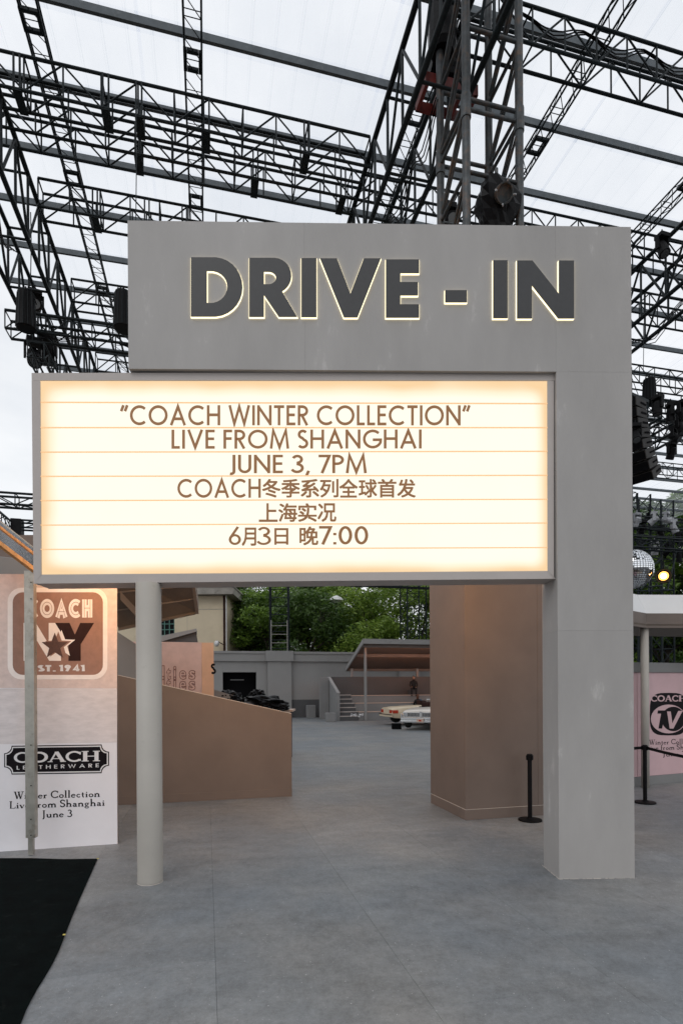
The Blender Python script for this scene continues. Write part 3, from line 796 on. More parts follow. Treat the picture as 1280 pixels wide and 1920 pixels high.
for ch, xa, xb, yt, yb in (('D', 359.5, 455.5, 486.5, 596.5), ('R', 468, 557, 487.5, 597), ('I', 565, 593.5, 488, 597.5), ('V', 600, 713, 488.5, 598),
                           ('E', 722.5, 784.5, 490.5, 598.5), ('-', 833, 873.5, 491.3, 599), ('I', 922.5, 949.5, 492, 599.5), ('N', 967, 1073, 492.5, 600)):
    cs = LET[ch]; wmax = max(x for x, y in cs[0])
    px = [[(xa + x / wmax * (xb - xa), yb - y * (yt * 0 + yb - yt)) for x, y in c] for c in cs]
    halo = [grow(px[0], .9)] + [grow(c, -.9) for c in px[1:]]
    fc = shape(px, FP, M['letterdark'], port, 'letter', depth=.012, off=.019)
    # lit acrylic back of the letter: a sub-part sitting between the face and the wall
    hb = shape(halo, FP, M['halo'], port, 'lit_back', depth=.018, off=.0)
    hb.parent = fc

# ============================================================ LIGHT BOX SIGN
SP = Plane(p0 + BK * .045, F)
TL, TR, BL, BR = (60, 699.5), (1041.5, 697.5), (64, 1094), (1041, 1085)
iTL, iTR, iBL, iBR = (75.5, 712.5), (1025.5, 713.5), (78, 1077.5), (1026, 1070.5)
SD = .31
sign = thing('lightbox_sign', 'long glowing light-box sign in a grey frame with brown lettering in two languages', 'sign', SP.hit(*BL))
def fr(pts, name, off=0.0, dep=SD, m=None):
    P = [SP.hit(x, y, off) for x, y in pts]
    return MB().prism(P, BK * dep).build(name, m or M['frame'], sign, bevel=.003)
TRs = (1041.2, 697.5)
fr([TL, TR, (1041.3, 713.5), (60.3, 713)], 'frame_top', dep=SD)
fr([(60.4, 714), iTL[:1] + (714,), iBL, BL], 'frame_left', dep=SD)
fr([(64.6, 1094), (78.3, 1077.6), (1026.3, 1070.8), BR], 'frame_bottom', dep=SD)
fr([(1025.7, 713.8), (1037.5, 713.8), (1037.5, 1085), (1026.3, 1070.8)], 'frame_right', dep=SD)
def signface(name, k, c_edge, c_mid, e1, e2):
    m = bpy.data.materials.new(name); m.use_nodes = True; n = m.node_tree; N = n.nodes; L_ = n.links; N.clear()
    o = N.new('ShaderNodeOutputMaterial'); tc_ = N.new('ShaderNodeTexCoord'); sp = N.new('ShaderNodeSeparateXYZ'); L_.new(tc_.outputs['Generated'], sp.inputs[0])
    def mth(op, a, b=None, c=None):
        x = N.new('ShaderNodeMath'); x.operation = op
        for i_, v in enumerate((a, b, c)):
            if v is None: continue
            if isinstance(v, (int, float)): x.inputs[i_].default_value = v
            else: L_.new(v, x.inputs[i_])
        return x.outputs[0]
    def edge(v, lo_w, hi_w, size):       # distance to both ends in metres, softly clipped
        a = mth('MULTIPLY', v, size / lo_w); b = mth('MULTIPLY', mth('SUBTRACT', 1.0, v), size / hi_w)
        mn = N.new('ShaderNodeMath'); mn.operation = 'MINIMUM'; L_.new(a, mn.inputs[0]); L_.new(b, mn.inputs[1])
        r = N.new('ShaderNodeMapRange'); r.interpolation_type = 'SMOOTHERSTEP'; L_.new(mn.outputs[0], r.inputs['Value']); return r.outputs[0]
    ex = edge(sp.outputs['X'], .32, .22, 5.3); ez = edge(sp.outputs['Z'], .22, .28, 2.0)
    d = mth('MULTIPLY', mth('POWER', ex, .6), ez)
    nz_ = N.new('ShaderNodeTexNoise'); nz_.inputs['Scale'].default_value = 2.0; nz_.inputs['Detail'].default_value = 1; L_.new(tc_.outputs['Object'], nz_.inputs['Vector'])
    d = mth('MULTIPLY_ADD', mth('SUBTRACT', nz_.outputs['Fac'], .5), .45, d)
    r = N.new('ShaderNodeValToRGB'); e = r.color_ramp.elements
    e[0].position = 0; e[0].color = c_edge + (1,); e[1].position = .8; e[1].color = c_mid + (1,)
    x = e.new(.38); x.color = (1.0, .88, .64, 1)
    L_.new(d, r.inputs['Fac']); em = N.new('ShaderNodeEmission'); L_.new(r.outputs[0], em.inputs['Color'])
    st = N.new('ShaderNodeMapRange'); st.inputs['To Min'].default_value = e1; st.inputs['To Max'].default_value = e2; L_.new(d, st.inputs['Value'])
    L_.new(st.outputs[0], em.inputs['Strength']); L_.new(em.outputs[0], o.inputs['Surface']); return m
M['signface'] = signface('backlit_opal_panel', 1, (1.0, .70, .40), (1.0, .935, .785), .98, 1.13)
P = [SP.hit(x, y, -.012) for x, y in ((74, 711.5), (1027, 712.5), (1027.5, 1072), (76.5, 1079))]
MB().prism(P, BK * .01).build('light_panel', M['signface'], sign)
P = [SP.hit(x, y, -.02) for x, y in ((74, 711.5), (1027, 712.5), (1027.5, 1072), (76.5, 1079))]
MB().prism([p + BK * (SD - .04) for p in P], BK * .01).build('rear_light_panel', M['sign_back'], sign)
# the rails the letters stand on
for yl, yr in ((754, 756.5), (801.5, 801.5), (847.5, 846), (893, 891), (938.5, 936), (984.5, 980.5), (1030, 1026.5)):
    mb = MB()
    P = [SP.hit(76.5, yl - .9, -.010), SP.hit(1025.5, yr - .9, -.010), SP.hit(1025.7, yr + .9, -.010), SP.hit(76.8, yl + .9, -.010)]
    mb.prism(P, -BK * .012).build('letter_rail', M['rail'], sign)
LP = Plane(SP.p + BK * .010, F)
IS = M['ink_sign']
write('“COACH WINTER COLLECTION”', 227, 880, 797.5, 760, LP, IS, sign, slope=.0005)
write('LIVE FROM SHANGHAI', 322, 790, 841.5, 806, LP, IS, sign, slope=-.001)
write('JUNE 3, 7PM', 428, 687, 887.5, 853, LP, IS, sign, slope=-.001)
write('COACH', 333, 489, 933.5, 898, LP, IS, sign, slope=-.001)
for i, ch in enumerate('冬季系列全球首发'):
    x = 492 + i * 36.1; cjk(ch, x, x + 33.5, 899, 932.5, LP, IS, sign)
for i, ch in enumerate('上海实况'):
    x = 486 + i * 36.6; cjk(ch, x, x + 34, 944.5, 978, LP, IS, sign)
write('6', 429, 452, 1022, 988, LP, IS, sign, t=.12)
cjk('月', 454, 480, 990, 1023, LP, IS, sign)
write('3', 484, 507, 1022, 988, LP, IS, sign, t=.115)
cjk('日', 515, 540, 991, 1021, LP, IS, sign)
cjk('晚', 562, 596, 988, 1022, LP, IS, sign)
write('7:00', 598, 690, 1021, 986.5, LP, IS, sign, gap=.1)

# round column under the left end
cb_ = gnd(274.5, 1661.5); cb_ = cb_ + BK * .128; zt_ = SP.hit(275, 1092.5).z
col = thing('round_column', 'pale round column standing under the left end of the glowing sign', 'column', cb_)
MB().lathe(cb_, [(.126, .0), (.127, .02), (.127, zt_ - .002)], 40).build('shaft', M['column'], col, smooth=True)
MB().lathe(cb_, [(.131, .001), (.130, .006)], 40).build('base_seal', M['taupe_light'], col)

# ============================================================ BOX PIER BEHIND
c0 = gnd(872.3, 1538.3); s0_, t0_ = ST(c0)
pier = thing('box_pier', 'large taupe box pier behind the sign, lit warm at its top', 'pier', c0)
PH = 5.3
MB().box(W(s0_, t0_ + .6, .0), E * 1.25, D * .78, UP * PH)  # core
def pw(s, t, ds, dt, z0, z1, name, m=None, bev=.003):
    return MB().box(W(s, t, z0), E * ds, D * dt, UP * (z1 - z0)).build(name, m or M['taupe'], pier, bevel=bev)
pw(s0_ + .012, t0_ + .012, 1.22, .05, .16, PH, 'wall_panel'); pw(s0_ + 1.234, t0_ + .012, 1.30, .05, .16, PH, 'wall_panel')
pw(s0_ + .012, t0_ + .064, .05, 1.27, .16, PH, 'wall_panel'); pw(s0_ + 2.48, t0_ + .064, .05, 1.27, .16, PH, 'wall_panel')
pw(s0_, t0_, 2.54, .06, .0, .155, 'skirting'); pw(s0_, t0_ + .062, .06, 1.28, .0, .155, 'skirting'); pw(s0_ + 2.48, t0_ + .062, .06, 1.28, .0, .155, 'skirting')
pw(s0_ + .0, t0_, 2.54, .012, .1555, .1595, 'skirting_edge', M['taupe_light'], 0); pw(s0_, t0_ + .014, .012, 1.32, .1555, .1595, 'skirting_edge', M['taupe_light'], 0)
pw(s0_ + .013, t0_ + 1.335, 2.5, .04, .16, PH, 'wall_panel')

# ============================================================ RETRACTABLE BELT POSTS
def beltpost(p, label, belts=()):
    r = thing('belt_post', label, 'barrier post', p, 'black belt posts')
    MB().lathe(p, [(.165, 0), (.172, .006), (.17, .022), (.06, .034), (.045, .045)], 32).build('base', M['black'], r, smooth=False)
    MB().lathe(p, [(.032, .04), (.032, .9)], 20).build('tube', M['black'], r, smooth=False)
    MB().lathe(p, [(.034, .9), (.042, .905), (.042, .985), (.036, .995)], 20).build('belt_head', M['black'], r)
    for a in range(4):
        d_ = Vector((math.cos(a * PI / 2 + .4), math.sin(a * PI / 2 + .4), 0)); q = d_.cross(UP)
        MB().box(p + d_ * .036 - q * .014 + UP * .91, q * .028, d_ * .022, UP * .066).build('belt_slot', M['black'], r, bevel=.002)
    return r
b1 = gnd(990, 1535.5); b1 = b1 - b1.normalized() * 0 ; b1 = Vector((b1.x - .01, b1.y - .10, 0))
beltpost(b1, 'black belt post standing by the taupe pier, left of the tall grey post')
b2 = gnd(1208.5, 1505.5); b2.z = 0
beltpost(b2, 'black belt post right of the tall grey post with belts clipped on')
b3 = Vector((b2.x + .06, b2.y - 2.1, 0)); b4 = Vector((b2.x - 1.0, b2.y + .12, 0))
beltpost(b3, 'black belt post out of frame at the right holding the belt end')
beltpost(b4, 'black belt post hidden behind the tall grey post')
for a, b, lb in ((b2, b3, 'black belt running from the right belt post towards the camera'), (b2, b4, 'black belt running left from the right belt post')):
    mb = MB(); n = 10; dd = (b - a).normalized(); q = dd.cross(UP) * .0012
    for k in range(n):
        pts = []
        for kk in (k, k + 1):
            f = kk / n; z = .95 - .03 * math.sin(PI * f); pts.append(a.lerp(b, f) + UP * z)
        mb.box(pts[0] - UP * .024 - q, pts[1] - pts[0], q * 2, UP * .048)
    tag(mb.build('belt', M['black'], None), lb, 'belt', 'belts between the posts')

# ============================================================ LEFT: POSTER WALL, CANOPY POST
PA = gnd(0, 1597); PB = gnd(220, 1582.5)
PP = Plane(PB, E)
pt = PP.hit(0, 1077).z
PBc = PP.hit(220.5, 1582.5); s_r, t_p = ST(PBc)
poster = thing('poster_wall', 'tall white and pink poster wall at left with badge logos and event lettering', 'poster wall', PBc)
MB().box(W(s_r - 2.6, t_p, .0), E * 2.6, D * .03, UP * pt).build('board', M['white_board'], poster, bevel=.002)
MB().box(W(s_r - 2.6, t_p + .032, .0), E * 2.59, D * .14, UP * (pt - .002)).build('backing', M['taupe'], poster, bevel=.002)
def pr(cs, m, name, lay): return shape(cs, PP, m, poster, name, depth=.0006, off=.0008 * lay)
pr([[(-190, 1075.5), (220, 1077), (220, 1291), (-190, 1289)]], M['pink_print'], 'pink_print', 1)
pr([[(-190, 1290), (220, 1292), (220, 1392), (-190, 1398)]], M['greyfade'], 'grainy_print', 1)
# rounded-square badge
def persp(c):                # the badge leans a little with the wall
    return [(x, y + (x - 110) * (-.012) * ((y - 1290) / 300)) for x, y in c]
bo = rrect(15, 1102, 202, 1274, 26); bi = rrect(24.5, 1110.5, 193.5, 1265.5, 19)
pr([bi], M['ink_brown'], 'badge_field', 2)
pr([bo, bi], M['ink_pale'], 'badge_border', 3)
MIT[0] = .75
write('COACH', 51, 173, 1158, 1124, PP, M['ink_pale'], poster, t=.28, gap=.14, depth=.0006, off=.0028, name='badge_letter', fat=1.2)
write('COACH', 51, 173, 1157.5, 1124.5, PP, M['ink_brown'], poster, t=.28, gap=.14, depth=.0006, off=.0048, name='badge_inline', fat=.10)
pr([[(45, 1168), (68, 1168), (92, 1208), (92, 1168), (115, 1168), (115, 1239), (93, 1239), (68, 1198), (68, 1239), (45, 1239)]], M['ink_pale'], 'badge_initial', 4)
pr([[(104, 1168), (131, 1168), (141, 1190), (151, 1168), (177, 1168), (152, 1208), (152, 1239), (129, 1239), (129, 1208)]], M['ink_dark'], 'badge_initial', 5)
def star(cx, cy, R, rot=0):
    return [(cx + (R if k % 2 == 0 else R * .42) * math.sin(PI * k / 5 + rot), cy - (R if k % 2 == 0 else R * .42) * math.cos(PI * k / 5 + rot)) for k in range(10)]
pr([star(116, 1208, 27)], M['ink_pale'], 'pale_star', 6)
pr([star(110, 1210, 26)], M['ink_brown'], 'star_shadow', 7)
pr([star(103.5, 1212, 26)], M['ink_star'], 'dark_star', 8)
write('EST.', 60, 103, 1259, 1247, PP, M['ink_white'], poster, t=.26, gap=.14, depth=.0006, off=.0028, name='badge_letter')
write('1941', 112, 159, 1258.5, 1246.5, PP, M['ink_white'], poster, t=.26, gap=.14, depth=.0006, off=.0028, name='badge_letter')
# plaque
MIT[0] = .5
def plaque(i):
    x0, y0, x1, y1, k = 8.5 + i, 1397 + i, 205 - i, 1451 - i, 14 - i * .3
    c = []
    for cx, cy, a in ((x0, y0, 0), (x1, y0, 90), (x1, y1, 180), (x0, y1, 270)):
        c += arc(cx, cy, k, k, 90 + a, a, 4)
    return [(x, y + (x - 107) * -.015) for x, y in c]
pr([plaque(0)], M['ink_black'], 'plaque_field', 2)
pr([plaque(2.0), plaque(4.2)], M['ink_white'], 'plaque_line', 3)
write('COACH', 27, 188, 1430, 1411, PP, M['ink_white'], poster, font='serif', gap=.02, depth=.0006, off=.0030, name='plaque_letter', slope=-.02, fat=1.55)
write('LEATHERWARE', 32, 186, 1443, 1436, PP, M['ink_white'], poster, t=.15, gap=.5, depth=.0006, off=.0030, name='plaque_small_letter', slope=-.03)
for tx, a, b, yb, sl in (('Winter Collection', 27, 188, 1498, -.025), ('Live from Shanghai', 18, 197, 1516, -.03), ('June 3', 79, 136, 1533, -.03)):
    write(tx, a, b, yb, yb - 13.5, PP, M['ink_black'], poster, font='serif', gap=.05, depth=.0006, off=.0010, name='poster_letter', slope=sl, fat=1.35)
MIT[0] = .3

# galvanised angle post with the clear canopy it carries
gp = gnd(57.5, 1605); gp.z = 0.012
can = thing('clear_canopy', 'galvanised angle post with a clear sloping plastic canopy at far left', 'canopy', gp)
pxm = gp.y / FPX
zt2 = at(58, 1072, gp.y).z; zl = at(58, 1573, gp.y).z
fx = Vector((1, 0, 0)); fy = Vector((0, 1, 0))
MB().box(gp + fx * -.03, fx * .06, fy * .045, UP * (zl + .1)).build('lower_post', M['galv'], can, bevel=.003)
MB().box(gp + fx * -.053 + fy * -.006 + UP * zl, fx * .09, fy * .005, UP * (zt2 - zl)).build('angle_front', M['galv'], can, bevel=.001)
MB().box(gp + fx * .037 + fy * -.006 + UP * zl, fx * .022, fy * .07, UP * (zt2 - zl)).build('angle_side', M['galv'], can, bevel=.001)
for y in (1092, 1123, 1397, 1473, 1536, 1566):
    q = at(59, y, gp.y - .012); MB().lathe(q, [(.006, 0), (.006, .012)], 8, axis=Vector((0, -1, 0))).build('bolt', M['black'], can)
# sloping frame: from the post head up and towards the camera
A_ = at(62, 1066, gp.y); B_ = A_ + (at(-150, 905, gp.y - 1.0) - A_)
dv = (B_ - A_); sd = Vector((1, .1, 0)).normalized()
upv = dv.cross(sd).normalized(); upv = upv if upv.z > 0 else -upv
M['glow_rail'] = mat('sign_glow_orange', (.42, .24, .1), .28, var=.25, scale=7, stretch=(1, 6, 1))  # orange stands in for the sign's glow reflected along the rails
MB().box(A_ - UP * .055, dv, sd * .05, UP * .055).build('lower_rail', M['glow_rail'], can, bevel=.003)
def glass(name, tint, rough=.03):
    m = bpy.data.materials.new(name); m.use_nodes = True; n = m.node_tree; N = n.nodes; N.clear()
    o = N.new('ShaderNodeOutputMaterial'); g = N.new('ShaderNodeBsdfGlossy'); g.inputs['Roughness'].default_value = rough; g.inputs[0].default_value = (.9, .9, .9, 1)
    t = N.new('ShaderNodeBsdfTransparent'); t.inputs[0].default_value = tint + (1,)
    f = N.new('ShaderNodeFresnel'); f.inputs[0].default_value = 1.6
    x = N.new('ShaderNodeMixShader'); n.links.new(f.outputs[0], x.inputs[0]); n.links.new(t.outputs[0], x.inputs[1]); n.links.new(g.outputs[0], x.inputs[2]); n.links.new(x.outputs[0], o.inputs['Surface']); return m
M['clear'] = glass('glow_tinted_plastic', (.93, .74, .5), .12)  # orange tint paints the sign glow that the clear sheet reflects
bk = Vector((0, 1, 0)) * 1.0
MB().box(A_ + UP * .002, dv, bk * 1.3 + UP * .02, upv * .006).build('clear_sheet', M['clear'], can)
MB().box(A_ + bk * .9 - UP * .04, dv, sd * .04, UP * .05).build('upper_rail', M['glow_rail'], can, bevel=.003)

# ============================================================ LEFT BACK: RAMP WALL, CANOPIES, PINK WALL
ra, rb_ = gnd(228, 1510), gnd(547, 1493)
RP = Plane(rb_, E); s2, t2 = ST(rb_)
zr1 = RP.hit(547, 1338.5).z; zr0 = RP.hit(228, 1268).z; s1 = ST(RP.hit(228, 1400))[0]
k_ = (zr1 - zr0) / (s2 - s1); sL = s1 - 2.5; zL = zr0 - k_ * 2.5
ramp = thing('ramp_wall', 'taupe side wall with a sloping pale-edged top, behind the round column', 'wall', W(s1, t2))
def rp(sa, sb, z0, name, dt=.10, m='taupe', off=0.0, top=0.0):
    P = [W(sa, t2 + off, z0), W(sb, t2 + off, z0), W(sb, t2 + off, zr1 + k_ * (sb - s2) + top), W(sa, t2 + off, zr1 + k_ * (sa - s2) + top)]
    return MB().prism(P, D * dt).build(name, M[m], ramp, bevel=.002)
sm = s2 - 1.22
rp(sL, sm - .001, .15, 'wall_panel'); rp(sm + .001, s2, .15, 'wall_panel')
MB().box(W(sL, t2 - .006, 0), E * (s2 - sL + .004), D * .11, UP * .148).build('skirting', M['taupe'], ramp, bevel=.002)
P = [W(sL, t2 - .004, zr1 + k_ * (sL - s2) + .002), W(s2 + .003, t2 - .004, zr1 + .002), W(s2 + .003, t2 - .004, zr1 + .012), W(sL, t2 - .004, zr1 + k_ * (sL - s2) + .012)]
MB().prism(P, D * .11).build('edge_strip', M['taupe_light'], ramp)
# second, higher wall behind it
a = at(222, 1176, 13.0); b = at(262, 1203, 13.0)
P = [at(150, 1133, 13.0), at(290, 1224, 13.4), at(290, 1345, 13.4), at(150, 1345, 13.0)]
P = [Vector((p.x, 13 + (p.x + 4) * .24, p.z)) for p in P]
P[2].z = P[3].z = 0.0
tag(MB().prism(P, D * .1).build('stair_wall', M['grey_mid'], None, bevel=.003), 'dark grey sloping wall glimpsed between the poster wall and round column', 'wall')
# pink poster box with outlined lettering
kp = at(378, 1204.5, 14.2); KP = Plane(kp, E); ks, kt = ST(kp)
kr = at(400.5, 1205, 14.2); kz = kp.z
pink = thing('pink_poster_wall', 'dusty pink poster wall with peach end and outlined lettering, behind the sloping wall', 'poster wall', W(ks, kt))
MB().box(W(ks - 2.6, kt, 0), E * 2.6, D * .3, UP * kz).build('front_board', M['pink_wall2'], pink, bevel=.003)
sr_ = ST(KP.hit(400.5, 1205))[0]
MB().box(W(ks + .002, kt + .002, 0), E * (sr_ - ks), D * .298, UP * (kz - .004)).build('end_board', M['peach_wall'], pink, bevel=.003)
for yb in (1274.5, 1294.5):
    for ch, xa, xb, hh in (('l', 303, 309, 27), ('t', 312, 321, 23), ('i', 325, 331, 26), ('e', 336, 350, 18), ('s', 354, 367, 18)):
        outlined(ch, xa, xb, yb - hh, yb, KP, M['ink_line'], pink)
write('S', 396, 404.5, 1264, 1244, KP, M['ink_black'], pink, t=.2, depth=.004)
# grey lean-to slab above it
q = [at(299, 1190, 15), at(368, 1178, 15), at(371, 1202, 15), at(306, 1202, 15)]
sl = thing('lean_to_roof', 'small grey sloping slab roof resting above the pink poster wall', 'roof', at(330, 1203, 15))
MB().prism([at(296, 1193.5, 15), at(368.5, 1178.5, 15), at(368.5, 1184, 15), at(300, 1203.5, 15)], D * .9).build('slab', M['grey_wall'], sl)
MB().prism([at(303, 1203, 15.1), at(368, 1185, 15.1), at(371, 1203.5, 15.1)], D * .7).build('gable', M['grey_dark'], sl)
# brown folded canopy hanging in over the ramp
cn = thing('brown_canopy', 'brown canopy with sloping soffit, seen below the sign left of the cream building', 'canopy', at(300, 1150, 11.5))
lo1, lo2, hi2, hi1 = at(222, 1177, 12.8), at(367, 1146.5, 13.2), at(352, 1040, 10.8), at(150, 1040, 10.8)
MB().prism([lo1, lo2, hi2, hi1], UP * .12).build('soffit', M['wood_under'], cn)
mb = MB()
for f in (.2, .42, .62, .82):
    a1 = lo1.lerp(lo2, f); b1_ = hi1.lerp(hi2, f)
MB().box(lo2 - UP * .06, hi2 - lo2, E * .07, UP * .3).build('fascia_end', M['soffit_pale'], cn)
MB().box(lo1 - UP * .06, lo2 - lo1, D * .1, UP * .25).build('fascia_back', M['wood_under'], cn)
MB().box(at(226, 1108, 11.6), at(258, 1143, 12.2) - at(226, 1108, 11.6), UP * -.18, D * .1).build('rafter', M['soffit_pale'], cn)
for f in (.25, .5, .75):
    a1 = lo1.lerp(hi1, f) - UP * .012; b1_ = lo2.lerp(hi2, f) - UP * .012
    MB().box(a1, b1_ - a1, (hi1 - lo1).normalized() * .03, UP * .012).build('soffit_joint', M['soffit_pale'], cn)
# far-left taupe canopy over the poster wall
cl = thing('taupe_canopy', 'taupe sloping canopy rising above the poster wall at far left', 'canopy', at(30, 1078, 8.3))
P = [at(-260, 1070, 8.6), at(66, 1079, 8.6), at(66, 1052, 8.6), at(-260, 1012, 8.6)]
MB().prism(P, D * .08 + UP * .02).build('soffit', M['grey_mid'], cl)
P = [at(-60, 1003, 9.6), at(75, 1003, 9.6), at(75, 1060, 9.6), at(-60, 1060, 9.6)]
MB().prism(P, D * .3).build('upstand', M['taupe'], cl)
# ============================================================ RIGHT: CANOPY, PINK TV POSTER
rc = gnd(1209, 1477); s5, t5 = ST(rc)
TVp = gnd(1280, 1464); TP = Plane(gnd(1222, 1471), Vector((.94, .36, 0)))
tz = TP.hit(1250, 1243).z; tz2 = TP.hit(1250, 1261).z; zk = TP.hit(1250, 1452).z
r0 = TP.hit(1195, 1471); r0.z = 0
tv = thing('pink_poster_counter', 'pale pink poster wall at right with a black oval badge and grey plinth', 'poster wall', r0)
MB().box(r0 + UP * zk, TP.r * 4.2, -TP.n * .1, UP * (tz2 - zk)).build('board', M['pink_wall'], tv, bevel=.003)
MB().box(r0 + TP.n * .02, TP.r * 4.2, -TP.n * .12, UP * (zk - .002)).build('plinth', M['grey_mid'], tv, bevel=.003)
MB().box(r0 + TP.n * .03 + UP * (tz2 + .002), TP.r * 4.2, -TP.n * .16, UP * (tz - tz2)).build('top_band', M['grey_mid'], tv, bevel=.003)
w5 = r0 - D * .0
MB().box(w5 + UP * zk - E * 1.6 + TP.n * .0, E * 1.59, D * .1, UP * (tz2 - zk)).build('side_board', M['pink_wall'], tv, bevel=.003)
MB().box(w5 - E * 1.6 + TP.n * .02, E * 1.6, D * .1, UP * (zk - .002)).build('side_plinth', M['grey_mid'], tv, bevel=.003)
MB().box(w5 + UP * (tz2 + .002) - E * 1.6 + TP.n * .03, E * 1.6, D * .14, UP * (tz - tz2)).build('side_band', M['grey_mid'], tv, bevel=.003)
# oval badge: black squarish field, pink ellipse, black disc with TV
def sq(cx, cy, rx, ry, e=.5, n=32):
    r = []
    for i in range(n):
        a = 2 * PI * i / n; c, s = math.cos(a), math.sin(a)
        r.append((cx + rx * math.copysign(abs(c) ** e, c), cy + ry * math.copysign(abs(s) ** e, s)))
    return r
def tvp(cs, m, nm, lay): return shape(cs, TP, m, tv, nm, depth=.0008, off=.001 * lay)
cx = 1252
tvp([sq(cx, 1339, 35, 40, .55)], M['ink_black'], 'badge_field', 1)
tvp([sq(cx, 1348, 33, 27, 1)], M['pink_wall'], 'badge_oval', 2)
tvp([sq(cx + 9, 1348, 22, 23, 1)], M['ink_black'], 'badge_disc', 3)
tvp([[(1232, 1332), (1252, 1332), (1251, 1338), (1245, 1338), (1240, 1366), (1233, 1366), (1238, 1338), (1231, 1338)]], M['ink_black'], 'badge_letter', 4)
tvp([[(1249, 1334), (1256, 1334), (1259, 1356), (1270, 1333), (1278, 1333), (1261, 1366), (1254, 1366)]], M['pink_wall'], 'badge_letter', 5)
write('COACH', 1219, 1285, 1315, 1304, TP, M['pink_wall'], tv, font='serif', gap=.03, depth=.0008, off=.003, name='badge_word_letter', fat=1.7)
for tx, a, b, yb, sl in (('Winter Collection', 1216, 1312, 1396.5, -.03), ('Live from Shanghai', 1210, 1318, 1407, -.03), ('June 3', 1241, 1283, 1418.5, -.03)):
    write(tx, a, b, yb, yb - 9.5, TP, M['ink_black'], tv, font='serif', gap=.05, depth=.0008, off=.0010, name='poster_letter', slope=sl, fat=1.2)
can2 = thing('white_canopy', 'canopy with a white sloping top and grey fascia on a slim round column at right', 'canopy', rc)
zc = at(1209, 1176, rc.y).z
MB().lathe(rc, [(.075, 0), (.075, zc)], 24).build('column', M['column'], can2, smooth=True)
y5 = rc.y - .12
c1 = at(1211, 1177, y5); c2 = c1 + E * 6.0 * 1.0; c2 = c1 + Vector((.99, .06, 0)) * 6; c3 = at(1187, 1170, y5 - .35); c3 = c1 + (c3 - c1) * 4.5
c3.z = c1.z
H5 = at(1211, 1150, y5).z - c1.z
def fas(a, b, nm):
    a2, b2 = a + UP * H5, b + UP * H5
    n_ = (b - a).cross(UP).normalized(); n_ = n_ if n_.y > 0 else -n_
    MB().prism([a, b, b2, a2], n_ * .06).build(nm, M['taupe'], can2, bevel=.003)
fas(c1, c2, 'fascia'); fas(c3, c1, 'fascia')
up5 = UP * (H5 + .30); bkk = Vector((0, .35, 0))
a2 = c1 + UP * (H5 + .002); b2 = c2 + UP * (H5 + .002); d2 = c3 + UP * (H5 + .002)
MB().prism([a2, b2, b2 + bkk + UP * .42, a2 + bkk + UP * .42], Vector((0, .04, .0))).build('sloping_top', M['roof_white'], can2, bevel=.003)
MB().prism([d2, a2, a2 + bkk + UP * .42, d2 + bkk + UP * .42], Vector((0, .04, .0))).build('sloping_top', M['roof_white'], can2, bevel=.003)
zf = c1 + UP * .05
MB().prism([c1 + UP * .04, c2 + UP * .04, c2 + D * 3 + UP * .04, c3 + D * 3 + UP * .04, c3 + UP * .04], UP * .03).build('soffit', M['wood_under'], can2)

# ============================================================ STAGE LIGHTS
def yoke_spot(p, label, sc=1.0, rot=0.0, tilt=0.0, group='moving-head lights on the trusses', m=None, lit=False):
    """moving-head lamp hanging from p: base box, two arms, drum-shaped head"""
    m = m or M['black']
    r = thing('moving_light', label, 'stage light', p, group)
    a = Vector((math.cos(rot), math.sin(rot), 0)); b = a.cross(UP)
    MB().cbox(p - UP * .07 * sc, .34 * sc, .3 * sc, .13 * sc, a, b).build('base', m, r, bevel=.012 * sc)
    for sg in (-1, 1):
        MB().cbox(p + a * sg * .19 * sc - UP * .3 * sc, .05 * sc, .14 * sc, .38 * sc, a, b).build('arm', m, r, bevel=.01 * sc)
    hd = (-UP * math.cos(tilt) + b * math.sin(tilt))
    c = p - UP * .42 * sc
    mb = MB().lathe(c - hd * .22 * sc, [(.09 * sc, 0), (.135 * sc, .03 * sc), (.15 * sc, .12 * sc), (.15 * sc, .34 * sc), (.165 * sc, .36 * sc), (.165 * sc, .5 * sc), (.13 * sc, .505 * sc)], 18, axis=hd)
    mb.build('head', m, r)
    MB().lathe(c + hd * .286 * sc, [(.125 * sc, 0), (.12 * sc, .006)], 16, axis=hd).build('lens', M['lens'], r)
    MB().tube(p, p + UP * .16 * sc, .02 * sc).build('clamp', m, r)
    return r
def drum_spot(p, label, ln, rad, group='ribbed blinder drums', r2=None):
    r = thing('drum_light', label, 'stage light', p, group); r2 = r2 or rad * .82
    prof = [(r2 * .6, -.02), (r2, 0)]
    MB().lathe(p, [(r2 * .7, 0), (r2, -.03), (rad, -ln), (rad * .9, -ln - .02)][::-1], 20).build('shell', M['black'], r)
    mb = MB()
    for k in range(14):
        a = 2 * PI * k / 14; d_ = Vector((math.cos(a), math.sin(a), 0))
        mb = MB().tube(p + d_ * (r2 + .004) - UP * .04, p + d_ * (rad + .004) - UP * ln, .008, 4); mb.build('rib', M['steel'], r)
    MB().tube(p, p + UP * .14, .02).build('clamp', M['black'], r)
    for sg in (-1, 1):
        MB().tube(p + E * sg * rad * 1.05 - UP * ln * .3, p + E * sg * rad * .5 + UP * .1, .014).build('yoke', M['black'], r)
    return r
